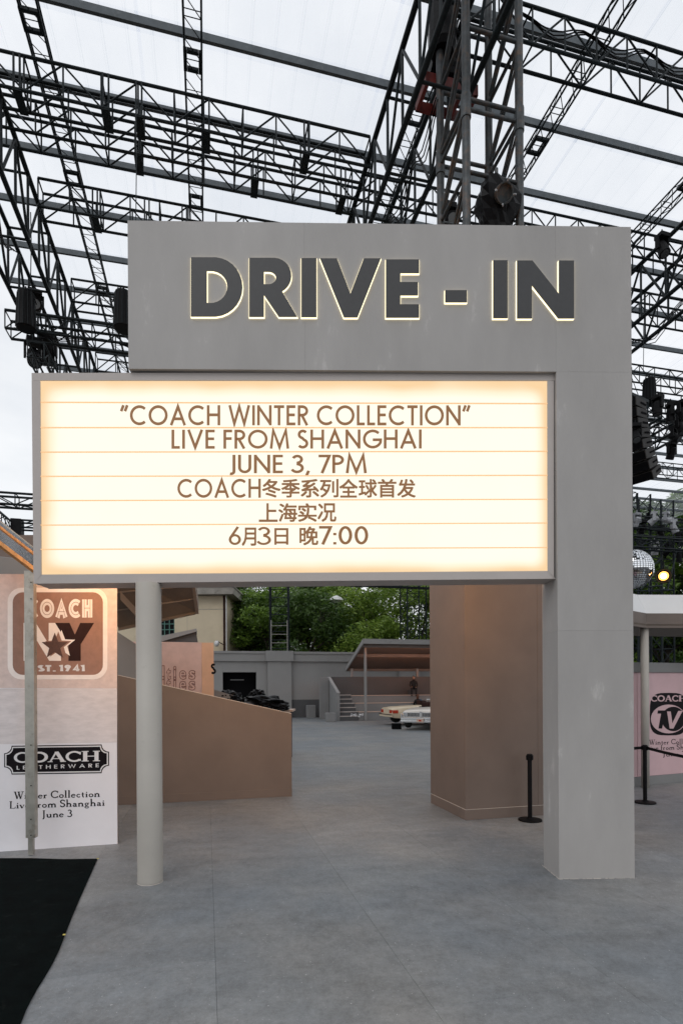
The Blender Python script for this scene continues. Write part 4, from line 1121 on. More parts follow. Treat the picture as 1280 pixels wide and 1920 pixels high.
# lamp truss crossing the yard
girder('lamp_truss', 'small dark lattice truss with a stub end at far left, carrying hanging lamps', WK(-4.07, 13.1, CAMZ + 8.0), E, 17 * KR, D, .38 * KR, .38 * KR, .42 * KR, .036, .016, group='lamp trusses')
girder('lamp_truss', 'distant dark lamp truss seen right of the tall post above the mirror ball', WK(2, 26.2, CAMZ + 7.9), E, 18, D, .38, .38, .5, .04, .018, group='lamp trusses', single=False)
girder('lamp_truss', 'low dark lamp truss in front of the trees, right of the tall post', W(5, 31.0, CAMZ + 6.4), E, 15, D, .4, .5, .6, .04, .02, group='lamp trusses', single=False)
drum_spot(at(49, 548, 13.92), 'ribbed dark drum lamp hanging on the stub end of the lamp truss at left', .9, .23)
drum_spot(at(232, 548, 13.08), 'ribbed dark drum lamp half hidden by the left edge of the drive-in wall', .86, .23)
drum_spot(at(1216, 710, 17.28), 'ribbed dark drum lamp right of the tall post above the loudspeakers', .72, .2)
yoke_spot(at(66, 546, 14.76), 'dark lamp head beside the left drum lamp', 1.0, .5, 1.3)
yoke_spot(at(64, 636, 14.88), 'pale-lensed dark lamp lowest of the left cluster above the sign', 1.1, .6, .7)
yoke_spot(at(90, 632, 15.48), 'dark lamp right of the lowest pair at left above the sign', 1.1, .2, -.4)
# second left bar hanging under the big girder
girder('lamp_truss', 'short dark lattice bar running away above the sign at left', at(52, 640, 12.8), (D + UP * -.02).normalized(), 9, E, .35, .35, .4, .025, .012, group='lamp trusses')
# left box truss of the neighbouring rig
girder('box_truss', 'dark box truss crossing the open sky left of the sign', at(-260, 905, 15.0), E, 6.2, D, .36, .32, .62, .035, .016, group='trusses left of the sign', style='full')
girder('box_truss', 'lower dark box truss meeting the canopy left of the sign', at(24, 974, 15.4), E, 3.2, D, .3, .2, .5, .028, .014, group='trusses left of the sign')
MB_ = MB().box(at(20, 1000, 15.3), E * .26, D * .3, UP * .42); tag(MB_.build('corner_block', M['black'], None), 'black corner block joining the lower left trusses', 'block')
girder('box_truss', 'slanted dark truss end coming down at the far left edge', at(-40, 925, 15.2), (at(22, 978, 15.2) - at(-40, 925, 15.2)).normalized(), 1.1, D, .3, .26, .3, .028, .014, group='trusses left of the sign')
# denser far rig, seen right of the tall post
for (s__, t__, h__, ln_, lb) in ((9, 22.5, 7.1, 16, 'lower far cross truss seen just above the trees at right'), (9, 24.0, 8.6, 16, 'upper far cross truss seen above the trees at right'),
                            (15.5, 29.5, 5.3, 14, 'far cross truss level with the mirror ball'), (15.5, 30.5, 7.4, 14, 'far cross truss above the twin cables')):
    girder('lamp_truss', 'dark ' + lb, W(s__, t__, CAMZ + h__), E, ln_, D, .45, .5, .55, .045, .022, group='far rig trusses', single=False)
for (s__, z__, lb) in ((13.2, 8.9, 'left one of the two far rails running away at right'), (15.6, 9.3, 'right one of the two far rails running away at right')):
    girder('lamp_truss', lb, W(s__, 14.5, CAMZ + z__), D, 17, E, .5, .6, .7, .05, .025, group='far rig rails', single=False)
# draped spotlight in the tower
ps = at(930, 335, 9.1)
dr = thing('draped_spotlight', 'spotlight draped in black sheet hanging from the tower above the wall', 'stage light', ps)
rg = np.random.default_rng(4)
mb = MB(); n = 18; rows = []
prof = [(.04, .0), (.16, .05), (.30, .17), (.34, .33), (.33, .5), (.27, .66), (.2, .8), (.17, .92)]
v0 = 0
for j, (r_, h_) in enumerate(prof):
    for k in range(n):
        a = 2 * PI * k / n; rr = r_ * (1 + .16 * math.sin(3 * a + j * .5) + .12 * math.sin(7 * a + 1.3 * j) + rg.uniform(-.05, .05))
        mb.v.append(tuple(ps + Vector((rr * math.cos(a) * 1.02, rr * math.sin(a) * .8, -h_ + .03 * math.sin(2 * a)))))
for j in range(len(prof) - 1):
    for k in range(n):
        m_ = (k + 1) % n; mb.f.append([j * n + k, j * n + m_, (j + 1) * n + m_, (j + 1) * n + k])
mb.build('black_drape', M['tarp'], dr, smooth=False)
hd = Vector((.1, -.86, -.5)).normalized(); c = ps + Vector((.02, -.16, -.42))
MB().lathe(c, [(.13, 0), (.14, .02), (.14, .2), (.12, .2), (.11, .14)], 20, axis=hd).build('lamp_rim', M['steel_worn'], dr)
MB().lathe(c + hd * .12, [(.11, 0), (.105, .01)], 20, axis=hd).build('lens', mat('dull_copper_lens', (.16, .07, .04), .35, var=.4, scale=20), dr)
for k in range(4):
    a = k * PI / 2 + .6; u = hd.orthogonal().normalized(); v = hd.cross(u)
    MB().tube(c + hd * .2 + (u * math.cos(a) + v * math.sin(a)) * .14, c + hd * .24 + (u * math.cos(a) + v * math.sin(a)) * .17, .014).build('clip', M['lampwhite'], dr)
MB().tube(ps + UP * .0, ps + UP * .16, .03).build('clamp', M['steel_worn'], dr)
yoke_spot(at(838, 385, 11.4), 'small dark round-headed lamp left of the tower at the wall top', .9, .3, 1.2)
yoke_spot(at(1240, 440, 14.0), 'dark lamp in the truss knot right of the wall', .8, .3, .4)
M['speaker'] = mat('dark_brown_cabinet', (.022, .019, .017), .6, var=.2, scale=6, spec=.3)
# loudspeaker column
la = thing('loudspeaker_array', 'curved stack of dark loudspeaker boxes hanging right of the tall post', 'loudspeaker', at(1195, 760, 16.0))
pz = at(1176, 748, 16.0)
for k in range(8):
    a = .05 + k * .075
    fw = Vector((-math.cos(a) * .80, -math.cos(a) * .60, -math.sin(a))).normalized(); ax = Vector((.60, -.80, 0)).normalized()
    upq = ax.cross(fw).normalized(); upq = upq if upq.z > 0 else -upq
    pz = pz - upq * .262 - Vector((fw.x, fw.y, 0)) * .012 * k
    e_ = MB().cbox(pz, .74, .62, .25, ax, fw, upq).build('speaker_box', M['speaker'], la, bevel=.012)
    MB().cbox(pz + fw * .315, .7, .008, .22, ax, fw, upq).build('grille', M['blackmat'], e_)
    MB().cbox(pz + ax * .378 - fw * .1, .012, .3, .05, ax, fw, upq).build('side_handle', M['blackmat'], e_)
MB().cbox(at(1183, 752, 16.0), .9, .5, .08, Vector((.85, .52, 0)), Vector((-.52, .85, 0))).build('flying_frame', M['steel'], la)
bar('sling', M['steel'], la, at(1199, 750, 16.0), W(9.9, 12.0, CAMZ + 9), .01)
# more lamps over the right-hand side (each hangs from the low trusses)
rr_ = random.Random(8)
spots = [(1262, 800, 17), (1274, 780, 15.6), (1258, 830, 17.2), (1190, 795, 14.9), (1232, 742, 15), (1256, 756, 15.2), (1276, 752, 15.0)]
lbs = ['dark lamp below the second truss at the right edge', 'dark lamp against the bright roof at the right edge, upper', 'dark lamp lowest in the right-edge group over the roof gap',
       'dark lamp squeezed between the tall post and loudspeakers', 'dark lamp just right of the ribbed drum', 'dark lamp between the drum and the right edge', 'dark lamp on the truss cut by the right edge']
for (x, y, Y), lb in zip(spots, lbs): yoke_spot(at(x, y, Y), lb, .72, rr_.uniform(0, 3), rr_.uniform(-.9, .9))
for i, (x, y, m_, lb) in enumerate([(1193, 962, 'lampwhite', 'grey lamp nearest the tall post in the far rig'), (1203, 976, 'black', 'black lamp second along the far rig'), (1216, 962, 'black', 'black lamp left of the pale twin lamps in the far rig'),
                     (1225, 960, 'lampwhite', 'pale grey lamp high on the left of the far rig'), (1248, 960, 'lampwhite', 'pale grey lamp high on the right of the far rig'), (1237, 985, 'black', 'black lamp between the pale ones of the far rig'),
                     (1262, 975, 'lampwhite', 'large pale lamp near the right edge of the far rig'), (1272, 1000, 'black', 'black lamp at the right edge of the far rig'), (1201, 1012, 'black', 'black lamp above the mirror ball'),
                     (1226, 1015, 'lampwhite', 'slanted pale lamp above the lit lamp'), (1252, 1018, 'black', 'black box-like lamp right above the lit lamp'), (1272, 1030, 'black', 'black lamp low at the right edge above the white canopy')]):
    yoke_spot(at(x, y, 27.5 + (i % 3)), lb, .95, rr_.uniform(0, 3), rr_.uniform(-1.2, 1.2), m=M[m_])
# far scaffold in front of the trees
def lattice_tower(P, w_, z1, label, group, rc=.05, step=.9, m=None, joined=True, rb=.022):
    mb = MB(); cs = [P, P + E * w_, P + E * w_ + D * w_, P + D * w_]; m = m or M['steel']
    r = thing('lattice_mast', label, 'mast', P, group)
    for c in cs: bar('leg', m, r, c, c + UP * z1, rc, 8)
    n = int(z1 / step); nn = step
    for i in range(n):
        for k in range(4):
            a, b = cs[k], cs[(k + 1) % 4]
            bar('cross_bar', m, r, a + UP * nn * i, b + UP * nn * i, rb)
            if i % 2: a, b = b, a
            bar('brace', m, r, a + UP * nn * i, b + UP * nn * (i + 1), rb)
    return r
mq = at(764, HOR, 41.5); mq.z = 0
lattice_tower(mq, 1.5, 12, 'dark lattice mast in front of the trees, right of the opening', 'masts in front of the trees')
for x, Y, lb in ((1196, 29, 'dark lattice mast in front of the trees just right of the tall post'), (1240, 30, 'dark lattice mast behind the lit lamp')):
    p = at(x, HOR, Y); p.z = 0; lattice_tower(p, .8, 12, lb, 'masts in front of the trees', .05, .8)
for (xa, ya, xb, yb, lb) in ((1180, 988, 1300, 992, 'upper of the two thin cables strung across the trees at right'), (1180, 1001, 1300, 1007, 'lower of the two thin cables strung across the trees at right')):
    a, b = at(xa, ya, 24), at(xb, yb, 25)
    tag(MB().path([a, a.lerp(b, .5) - UP * .05, b], .02).build('cable', M['steel'], None), lb, 'cable')
mb = MB()
for i, (xa, ya, xb, yb) in enumerate(((1188, 1025, 1240, 1012), (1200, 1040, 1237, 1048), (1222, 1062, 1240, 1046), (1200, 1105, 1220, 1085), (1215, 1100, 1240, 1098), (1215, 1110, 1217, 1075), (1190, 1108, 1262, 1106), (1250, 1108, 1268, 1030))):
    mb.tube(at(xa, ya, 27), at(xb, yb, 27.4), .035, 5)
tag(mb.build('scaffold_frame', M['steel'], None), 'tangle of dark scaffold tubes around the lit lamp and mirror ball', 'scaffold')

# ladder mast: dark upper part, bright aluminium ladder below
lm = at(507, HOR, 41.0); lm.z = 0
l1 = thing('ladder_mast', 'dark ladder-like mast with a bright aluminium ladder leaning at its foot, before the trees', 'mast', lm)
wd = 34 * lm.y / FPX
for q in (0, wd):
    for dd in (0, .5): bar('leg', M['steel'], l1, lm + fx * q + fy * dd + UP * 0, lm + fx * q + fy * dd + UP * 12.5, .065, 8)
z = 4.3
while z < 12.4:
    bar('cross_bar', M['steel'], l1, lm + UP * z, lm + fx * wd + UP * z, .03); z += .62
z = 6.0; i = 0
while z < 12:
    bar('brace', M['steel'], l1, lm + fy * .5 + UP * z, lm + fx * wd + fy * .5 + UP * (z + 1.2), .022); z += 1.2
ld = lm + fy * -.12
tp = at(507, 1163, lm.y - .15).z
for q in (.06, wd - .02):
    bar('ladder_rail', M['alu'], l1, ld + fx * q, ld + fx * (q + (.04 if q < .5 else -.04)) + UP * tp, .035, 8)
z = .3
while z < tp - .1:
    bar('rung', M['alu'], l1, ld + fx * .06 + UP * z, ld + fx * (wd - .02) + UP * z, .025, 6); z += .33 * 1.9

# mirror ball and lit lamp
mc = at(1185.5, 1067.5, 18.0); R_ = 36 * 18.0 / FPX
ball = thing('mirror_ball', 'large mirror ball peeping out right of the tall post', 'mirror ball', mc)
mb = MB(); n1_, n2_ = 30, 44
for j in range(n1_):
    for k in range(n2_):
        a0, a1 = PI * j / n1_, PI * (j + 1) / n1_; b0, b1_ = 2 * PI * k / n2_, 2 * PI * (k + 1) / n2_
        def sph(a, b): return Vector((math.sin(a) * math.cos(b), math.sin(a) * math.sin(b), math.cos(a)))
        cs = [sph(a0 + .012, b0 + .015), sph(a1 - .012, b0 + .015), sph(a1 - .012, b1_ - .015), sph(a0 + .012, b1_ - .015)]
        nrm = (cs[0] + cs[2]).normalized() * rr_.uniform(-.0, .004)
        jit = Vector((rr_.uniform(-1, 1), rr_.uniform(-1, 1), rr_.uniform(-1, 1))) * .0015
        mb.poly([mc + (c_ + jit * (i_ - 1.5)) * R_ for i_, c_ in enumerate(cs)])
mb.build('mirror_facets', M['mirror'], ball, kind='stuff')
bm_ = bmesh.new(); bmesh.ops.create_uvsphere(bm_, u_segments=44, v_segments=30, radius=R_ * .985)
me = bpy.data.meshes.new('core'); bm_.to_mesh(me); bm_.free(); me.materials.append(M['grey_dark']); o = bpy.data.objects.new('core', me); COL.objects.link(o); o.parent = ball
bar('hanger', M['steel'], ball, mc + UP * R_, mc + UP * 6.5, .015)
lc = at(1243, 1080, 17.5)
lamp = thing('lit_lamp', 'small lit warm lamp glowing right of the mirror ball', 'lamp', lc)
hd = (CAM - lc).normalized()
MB().lathe(lc - hd * .22, [(.1, 0), (.19, .03), (.23, .2), (.215, .2), (.19, .17)], 20, axis=hd).build('housing', M['black'], lamp)
MB().lathe(lc - hd * .048, [(.14, 0), (.13, .006)], 20, axis=hd).build('halo_disc', M['lamp_halo'], lamp)
MB().lathe(lc - hd * .058, [(.085, 0), (.08, .03), (.05, .06), (.01, .07)], 20, axis=hd).build('bulb', M['lamp_lit'], lamp)
bar('yoke', M['black'], lamp, lc + UP * .1 - hd * .1, lc + UP * .45 - hd * .1, .02)

# hanging chains and wires
for i, (x, y0, y1, Y, lb) in enumerate(((255, 195, 415, 9.6, 'thin chain hanging from the near cross girder at left'), (58, 398, 520, 9.0, 'thin wire hanging at the left girder'), (1205, 610, 700, 13.5, 'thin wire hanging above the right drum lamp'), (915, 185, 335, 9.2, 'thin rope from the hoist to the draped spotlight'))):
    a, b = at(x, y0, Y), at(x + (8 if i == 3 else 0), y1, Y)
    tag(MB().path([a, a.lerp(b, .5) + fx * .01, b], .008, 5).build('hanging_wire', M['steel'], None), lb, 'wire')
# ============================================================ BACK OF THE YARD
wp = gnd(546, 1345.5); ws, wt = ST(wp)
def zat(py, px=546): return at(px, py, wp.y).z
zW, zC, zDd = zat(1222), zat(1240.5), zat(1303.5)
bw = thing('back_wall', 'long grey yard wall with cornice, pilasters and a dark window opening, behind the stage floor', 'wall', W(ws, wt))
o1, o2 = ST(at(417.5, 1285, wp.y * .985)), ST(at(480, 1285, wp.y * .995))
def b_(s, t, z, ds, dt, dz, nm, m='grey_wall', bev=.01): return MB().box(W(s, t, z), E * ds, D * dt, UP * dz).build(nm, M[m], bw, bevel=bev)
sA, sB = -18, 42
ow0, ow1 = o1[0], o2[0]; oz0, oz1 = zat(1312), zat(1260.5)
b_(sA, wt, 0, ow0 - sA, .35, zC, 'wall'); b_(ow1, wt, 0, sB - ow1, .35, zC, 'wall'); b_(ow0 + .002, wt, 0, ow1 - ow0 - .004, .35, oz0, 'wall'); b_(ow0 + .002, wt, oz1, ow1 - ow0 - .004, .35, zC - oz1, 'wall')
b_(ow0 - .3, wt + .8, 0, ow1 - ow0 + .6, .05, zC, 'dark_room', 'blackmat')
b_(ow0 + .5, wt + .3, oz0 + (oz1 - oz0) * .72, .9, .02, .04, 'inner_bar', 'grey_mid', 0)
b_(sA, wt - .14, zC, sB - sA, .62, zW - zC, 'cornice')
b_(sA, wt - .20, zW - .16, sB - sA, .72, .16 + .002, 'coping')
b_(sA, wt - .05, .0, ow0 - sA + 0 * 1, .05, zDd, 'dado', 'grey_dark', 0); 
b_(ow0 + .01, wt - .05, 0, sB - ow0, .05, min(zDd, oz0), 'dado', 'grey_dark', 0)
pl0, pl1 = ST(at(500, 1285, wp.y))[0], ST(at(545.5, 1285, wp.y))[0]
for k in range(5):
    o = (k - 1) * 9.3 if k != 1 else 0
    if k == 4: continue
    b_(pl0 + o, wt - .30, zDd, pl1 - pl0, .248, zC - zDd, 'pilaster'); b_(pl0 + o, wt - .302, 0, pl1 - pl0, .25, zDd - .002, 'pilaster_base', 'grey_wall' if k == 1 else 'grey_dark')
    b_(pl0 - .12 + o, wt - .42, zC, pl1 - pl0 + .24, .278, zW - zC + .03, 'pilaster_cap')
def block(px0, px1, py0, py1, label, dt=.5):
    p = gnd(px0, py1); q = gnd(px1, py1); h_ = at(px0, py0, p.y).z
    r = MB().box(Vector((p.x, p.y, 0)), E * (q - p).length, D * dt, UP * h_).build('stage_block', M['grey_mid'], None, bevel=.02)
    tag(r, label, 'block')
block(576, 592, 1322.5, 1346.5, 'small dark grey block at the foot of the back wall, left of the stairs')
block(612.5, 629, 1337, 1354, 'low grey block standing at the foot of the stair parapet')

# ---- tiered seating with canopy
bp = gnd(637, 1352); bs, bt = ST(bp)
YB = bp.y
st = thing('tiered_seating', 'grey tiered seating with pale-edged rows and steps at its left end', 'seating', W(bs, bt))
def s_(s, t, z, ds, dt, dz, nm, m='grey_mid', bev=.008): return MB().box(W(s, t, z), E * ds, D * dt, UP * dz).build(nm, M[m], st, bevel=bev)
zr = [at(700, 1334.5, YB + .1).z, at(700, 1318, YB + .9).z, at(700, 1303.5, YB + 1.7).z]
sst = [ST(at(676, 1340, YB))[0], ST(at(668, 1325, YB + .8))[0], ST(at(659, 1308, YB + 1.6))[0]]
ends = bs + 15
for k in range(3):
    tt = bt + .1 + .8 * k; z0 = 0 if k == 0 else zr[k - 1]
    s_(sst[k], tt, 0, ends - sst[k], .82 if k < 2 else 1.6, zr[k] - .05, 'tier')
    s_(sst[k], tt - .03, zr[k] - .048, ends - sst[k] - .01, .5, .045, 'tread', 'pink_tread', .004)  # pale pink carries the warm strip light on the tread edges
# steps
ns = 6; x1s = ST(at(664, 1340, YB))[0]
for k in range(ns):
    zz = zr[2] * (k + 1) / ns
    s_(bs + .02, bt + .05 + .28 * k, 0, (sst[min(2, k // 2)] - bs) - .04, .28 * (ns - k) + .6, zz, 'step', 'grey_dark', .012)  # dark bodies and pale edges paint treads lit from above over dim risers
    s_(bs + .02, bt + .035 + .28 * k, zz - .0, (sst[min(2, k // 2)] - bs) - .05, .10, .05, 'step_lit_edge', 'frame', 0)
# stair parapet (slopes up to the back)
pf, pb = at(632, 1300.5, YB).z, at(603, 1271, YB + 2.6).z
P = [W(bs - .16, bt, 0), W(bs - .16, bt + 3.4, 0), W(bs - .16, bt + 3.4, pb), W(bs - .16, bt + 2.6, pb), W(bs - .16, bt, pf)]
MB().prism(P, E * .16).build('parapet', M['grey_mid'], st, bevel=.01)
P = [W(bs - .18, bt - .02, pf + .002), W(bs - .18, bt + 2.6, pb + .002), W(bs - .18, bt + 2.6, pb + .05), W(bs - .18, bt - .02, pf + .05)]
MB().prism(P, E * .2).build('parapet_cap', M['grey_wall'], st)
MB().box(W(bs - .8, bt + 2.2, 0), E * .62, D * .12, UP * pb).build('return_wall', M['grey_mid'], st, bevel=.01)
zb_ = at(700, 1268.5, YB + 2.7).z
s_(bs + .05, bt + 2.7, 0, ends - bs - .05, .1, zb_, 'back_panel', 'grey_dark')
# canopy above it
cy = YB - .6
ca = at(680, 1197.5, cy); zc2 = at(680, 1207, cy).z; cbk = at(649, 1251, cy + 4.2)
cs0, ct0 = ST(ca); cs1, ct1 = ST(cbk)
cn2 = thing('seating_canopy', 'grey canopy sloping down to the back over the tiered seating, warm strips glowing beneath', 'canopy', W(cs0, ct0))
def cpanel(f0, f1, nm, m, dz=0.0, th=.08, sa=0.0):
    z_a = ca.z + (cbk.z - ca.z) * f0 + dz; z_b2 = ca.z + (cbk.z - ca.z) * f1 + dz
    ta_ = ct0 + (ct1 - ct0) * f0; tb_ = ct0 + (ct1 - ct0) * f1
    P = [W(cs0 + sa, ta_, z_a), W(cs0 + 15, ta_, z_a), W(cs0 + 15, tb_, z_b2), W(cs0 + sa, tb_, z_b2)]
    return MB().prism(P, UP * th).build(nm, M[m], cn2)
cpanel(.03, .985, 'roof_deck', 'taupe', dz=-.14, th=.08, sa=.1)
hh = ca.z - zc2
MB().box(W(cs0 + .08, ct0, zc2), E * 15, D * .1, UP * hh).build('front_fascia', M['grey_wall'], cn2, bevel=.01)
P = [W(cs0, ct0, ca.z), W(cs0, ct1, cbk.z), W(cs0, ct1, cbk.z - hh * .9), W(cs0, ct0, zc2)]
MB().prism(P, E * .078).build('side_fascia', M['grey_wall'], cn2, bevel=.01)
MB().box(W(cs0 + .08, ct1 - .1, cbk.z - hh * .9), E * 15, D * .1, UP * hh * .9).build('back_fascia', M['taupe'], cn2, bevel=.01)
for f in (.08, .40):          # down-stand beams, each with a warm strip behind its lower edge
    tt = ct0 + (ct1 - ct0) * f; zz = ca.z + (cbk.z - ca.z) * f - .15
    MB().box(W(cs0 + .1, tt, zz - .22), E * 14.8, D * .1, UP * .2).build('beam', M['taupe'], cn2)
    MB().box(W(cs0 + .5, tt + .11, zz - .2), E * 14.2, D * .04, UP * .09).build('light_strip', M['warm_strip'], cn2)
for k in range(4):
    pz_ = ca.z - .5
    for sx in (cs0 + .35 + k * 4.6,):
        tt = ct0 + .9; zz = ca.z + (cbk.z - ca.z) * .2 - .16
        MB().box(W(sx, tt, 0), E * .14, D * .14, UP * (zz)).build('front_post', M['grey_wall'], cn2, bevel=.01)
        tt = ct1 - .5; MB().box(W(sx - .1, tt, 0), E * .14, D * .14, UP * (cbk.z - .1)).build('back_post', M['grey_wall'], cn2, bevel=.01)

# litter on the step: crumpled clear plastic
mb = MB(); g_ = np.random.default_rng(9); c = at(669, 1342, YB - .15)
for k in range(60):
    q = c + Vector((g_.uniform(-.35, .35), g_.uniform(-.1, .1), g_.uniform(-.02, .12)))
    mb.poly([q, q + Vector(g_.uniform(-.1, .1, 3)), q + Vector(g_.uniform(-.1, .1, 3))])
c.z = max(.0, c.z)
tag(mb.build('crumpled_plastic', M['ink_white'], None), 'crumpled white plastic lying on the lowest step of the seating', 'litter', kind=None)

# ---- black sheet-covered heap on a table behind the ramp wall
tp_ = thing('covered_heap', 'heap wrapped in crumpled glossy black plastic behind the sloping wall', 'covered heap', at(480, 1335, 16))
def tarp(cx, cy, rx, ry, Y, seed, nm, dpt=.6, tilt=0.0):
    bm = bmesh.new(); bmesh.ops.create_icosphere(bm, subdivisions=4, radius=1)
    r = np.random.default_rng(seed); dirs = [Vector(x).normalized() for x in r.normal(size=(26, 3))]; am = r.uniform(.03, .16, 26); fr_ = r.uniform(3, 9, 26)
    c = at(cx, cy, Y); k = Y / FPX
    for v in bm.verts:
        d = v.co.normalized(); q = 1
        for dd, a_, f_ in zip(dirs, am, fr_): q += a_ * .5 * (1 - abs(math.sin(f_ * d.dot(dd))) * 2) * .6
        v.co = Vector((d.x * rx * k * q, d.y * dpt * q, (d.z * ry * q) * k + tilt * d.x * rx * k)) + c
    mb = MB(); mb.v = [tuple(v.co) for v in bm.verts]; mb.f = [[v.index for v in f.verts] for f in bm.faces]; bm.free()
    return mb.build(nm, M['tarp'], tp_)
tarp(500, 1316, 47, 15, 16, 1, 'black_sheet', .8, -.13); tarp(436, 1310, 26, 17, 15.6, 2, 'black_sheet', .5, -.3); tarp(482, 1302, 18, 11, 16.2, 3, 'black_sheet', .4, .1); tarp(520, 1325, 26, 9, 15.8, 6, 'black_sheet', .5, -.1)
P = [at(400, 1331, 16), at(549, 1331, 16), at(549, 1334.5, 16), at(400, 1334.5, 16)]
MB().prism(P, Vector((0, .9, 0))).build('table_top', M['pink_tread'], tp_)
for x in (410, 544):
    q = at(x, 1334, 16.3); MB().box(Vector((q.x, q.y, 0)), fx * .05, fy * .05, UP * q.z).build('leg', M['grey_dark'], tp_)
P = [at(398, 1292, 15.2), at(438, 1304, 15.2), at(438, 1340, 15.2), at(398, 1340, 15.2)]
tag(MB().prism(P, D * .08).build('low_wall', M['grey_mid'], None), 'short grey sloping wall end right of the pink poster wall', 'wall')

# ---- cream building beyond the wall
YC = 46.0
cz = at(400, 1117, YC).z; ct_ = at(400, 1101, YC).z
xr = at(425, 1160, YC).x; xl = xr - 16
cbd = thing('cream_building', 'cream rendered building with a stained concrete eave, left of the trees', 'building', Vector((xr, YC, 0)))
wx0, wx1, wz0, wz1 = at(300, 1190, YC).x, at(327, 1190, YC).x, at(300, 1194, YC).z, at(300, 1156, YC).z
def cb(x0, x1, z0, z1, nm, m='cream', dy=0.0, th=8, bev=.01): return MB().box(Vector((x0, YC + dy, z0)), fx * (x1 - x0), fy * th, UP * (z1 - z0)).build(nm, M[m], cbd, bevel=bev)
cb(xl, wx0 - 1.3, 0, cz, 'wall'); cb(wx1 + .02, xr, 0, cz, 'wall'); cb(wx0 - 1.3 + .002, wx1 + .018, 0, wz0, 'wall'); cb(wx0 - 1.3 + .002, wx1 + .018, wz1, cz, 'wall')
cb(wx0 - 1.3 + .002, wx1 + .018, wz0 + .002, wz1 - .002, 'glass', 'black', .25, .05, 0)
wf = cb(wx0 - 1.3, wx1, wz0, wz0 + .08, 'window', 'green_frame', .14, .1, 0)
nx = 6
for k in range(nx + 1):
    x = wx0 - 1.3 + (wx1 - wx0 + 1.3 - .07) * k / nx; cb(x, x + .06, wz0 + .1, wz1 - .1, 'glazing_bar', 'green_frame', .15, .06, 0)
for k in range(4):
    z = wz0 + .1 + (wz1 - wz0 - .25) * k / 3; cb(wx0 - 1.25, wx1 - .02, z, z + .06, 'glazing_bar', 'green_frame', .165, .06, 0)
xe = at(437, 1110, YC - .8).x
cb(xl, xe, cz, ct_ - .12, 'eave', 'concrete', -.7, 9.4, .03); cb(xl, xe + .06, ct_ - .118, ct_, 'eave_lip', 'concrete', -.76, 9.5, .02)
xd = at(421, 1160, YC).x
mb = MB().tube((xd, YC - .12, .0), (xd, YC - .12, cz), .08, 10); mb.build('drainpipe', M['ink_dark'], cbd)
mb = MB().tube((xd + .17, YC - .1, 0), (xd + .17, YC - .1, cz), .05, 8); mb.build('white_pipe', M['roof_white'], cbd)
cb(at(351, 1160, YC).x, at(351, 1160, YC).x + .02, 0, cz, 'wall_joint', 'concrete', -.012, .01, 0)
cb(at(365, 1142, YC).x, xr, at(365, 1143, YC).z, at(365, 1142, YC).z, 'wall_joint', 'concrete', -.012, .01, 0)
tag(MB().cbox(at(418, 1101, YC - .3), .6, .5, .25).build('plastic_tub', M['green_box'], None, bevel=.03), 'small turquoise plastic tub on the eave of the cream building', 'tub')
cc = at(406.5, 1208, YC - .6)
cam_ = thing('security_camera', 'white dome security camera on a bracket by the drainpipe of the cream building', 'camera', cc)
MB().lathe(cc, [(.05, .3), (.16, .24), (.2, .1), (.2, 0), (.13, -.14), (.02, -.2)][::-1], 14).build('dome', M['roof_white'], cam_, smooth=True)
MB().path([cc + UP * .3, cc + UP * .1 + fx * .3, Vector((xd - .05, YC - .1, cc.z))], .035).build('bracket', M['ink_dark'], cam_)

# pale building glimpsed behind the trees, and a street lantern
YD = 62
db = thing('distant_house', 'pale beige house glimpsed between the tree trunks', 'house', at(650, 1250, YD))
x0, x1 = at(612, 1150, YD).x, at(672, 1150, YD).x; zt3 = at(640, 1150, YD).z
MB().box(Vector((x0, YD, 0)), fx * (x1 - x0), fy * 6, UP * zt3).build('wall', M['cream'], db)
MB().box(Vector((x0 - .4, YD - .5, zt3)), fx * (x1 - x0 + .8), fy * 7, UP * .3).build('roof', M['concrete'], db)
for k in range(3):
    for j in range(2):
        MB().box(Vector((x0 + .4 + k * 1.2, YD - .02, 2.2 + j * 2.6)), fx * .7, fy * .04, UP * 1.3).build('window', M['black'], db)
lp = at(631, 1250, 46); lp.z = 0
sl_ = thing('street_lantern', 'white street lantern among the leaves above the back wall', 'street lamp', lp)
zl_ = at(631, 1131, 46).z
MB().tube(lp, lp + UP * zl_, .06, 10).build('pole', M['steel'], sl_)
MB().lathe(lp + UP * zl_, [(.18, 0), (.3, .1), (.62, .22), (.45, .45), (.1, .62)], 16).build('hood', M['roof_white'], sl_)

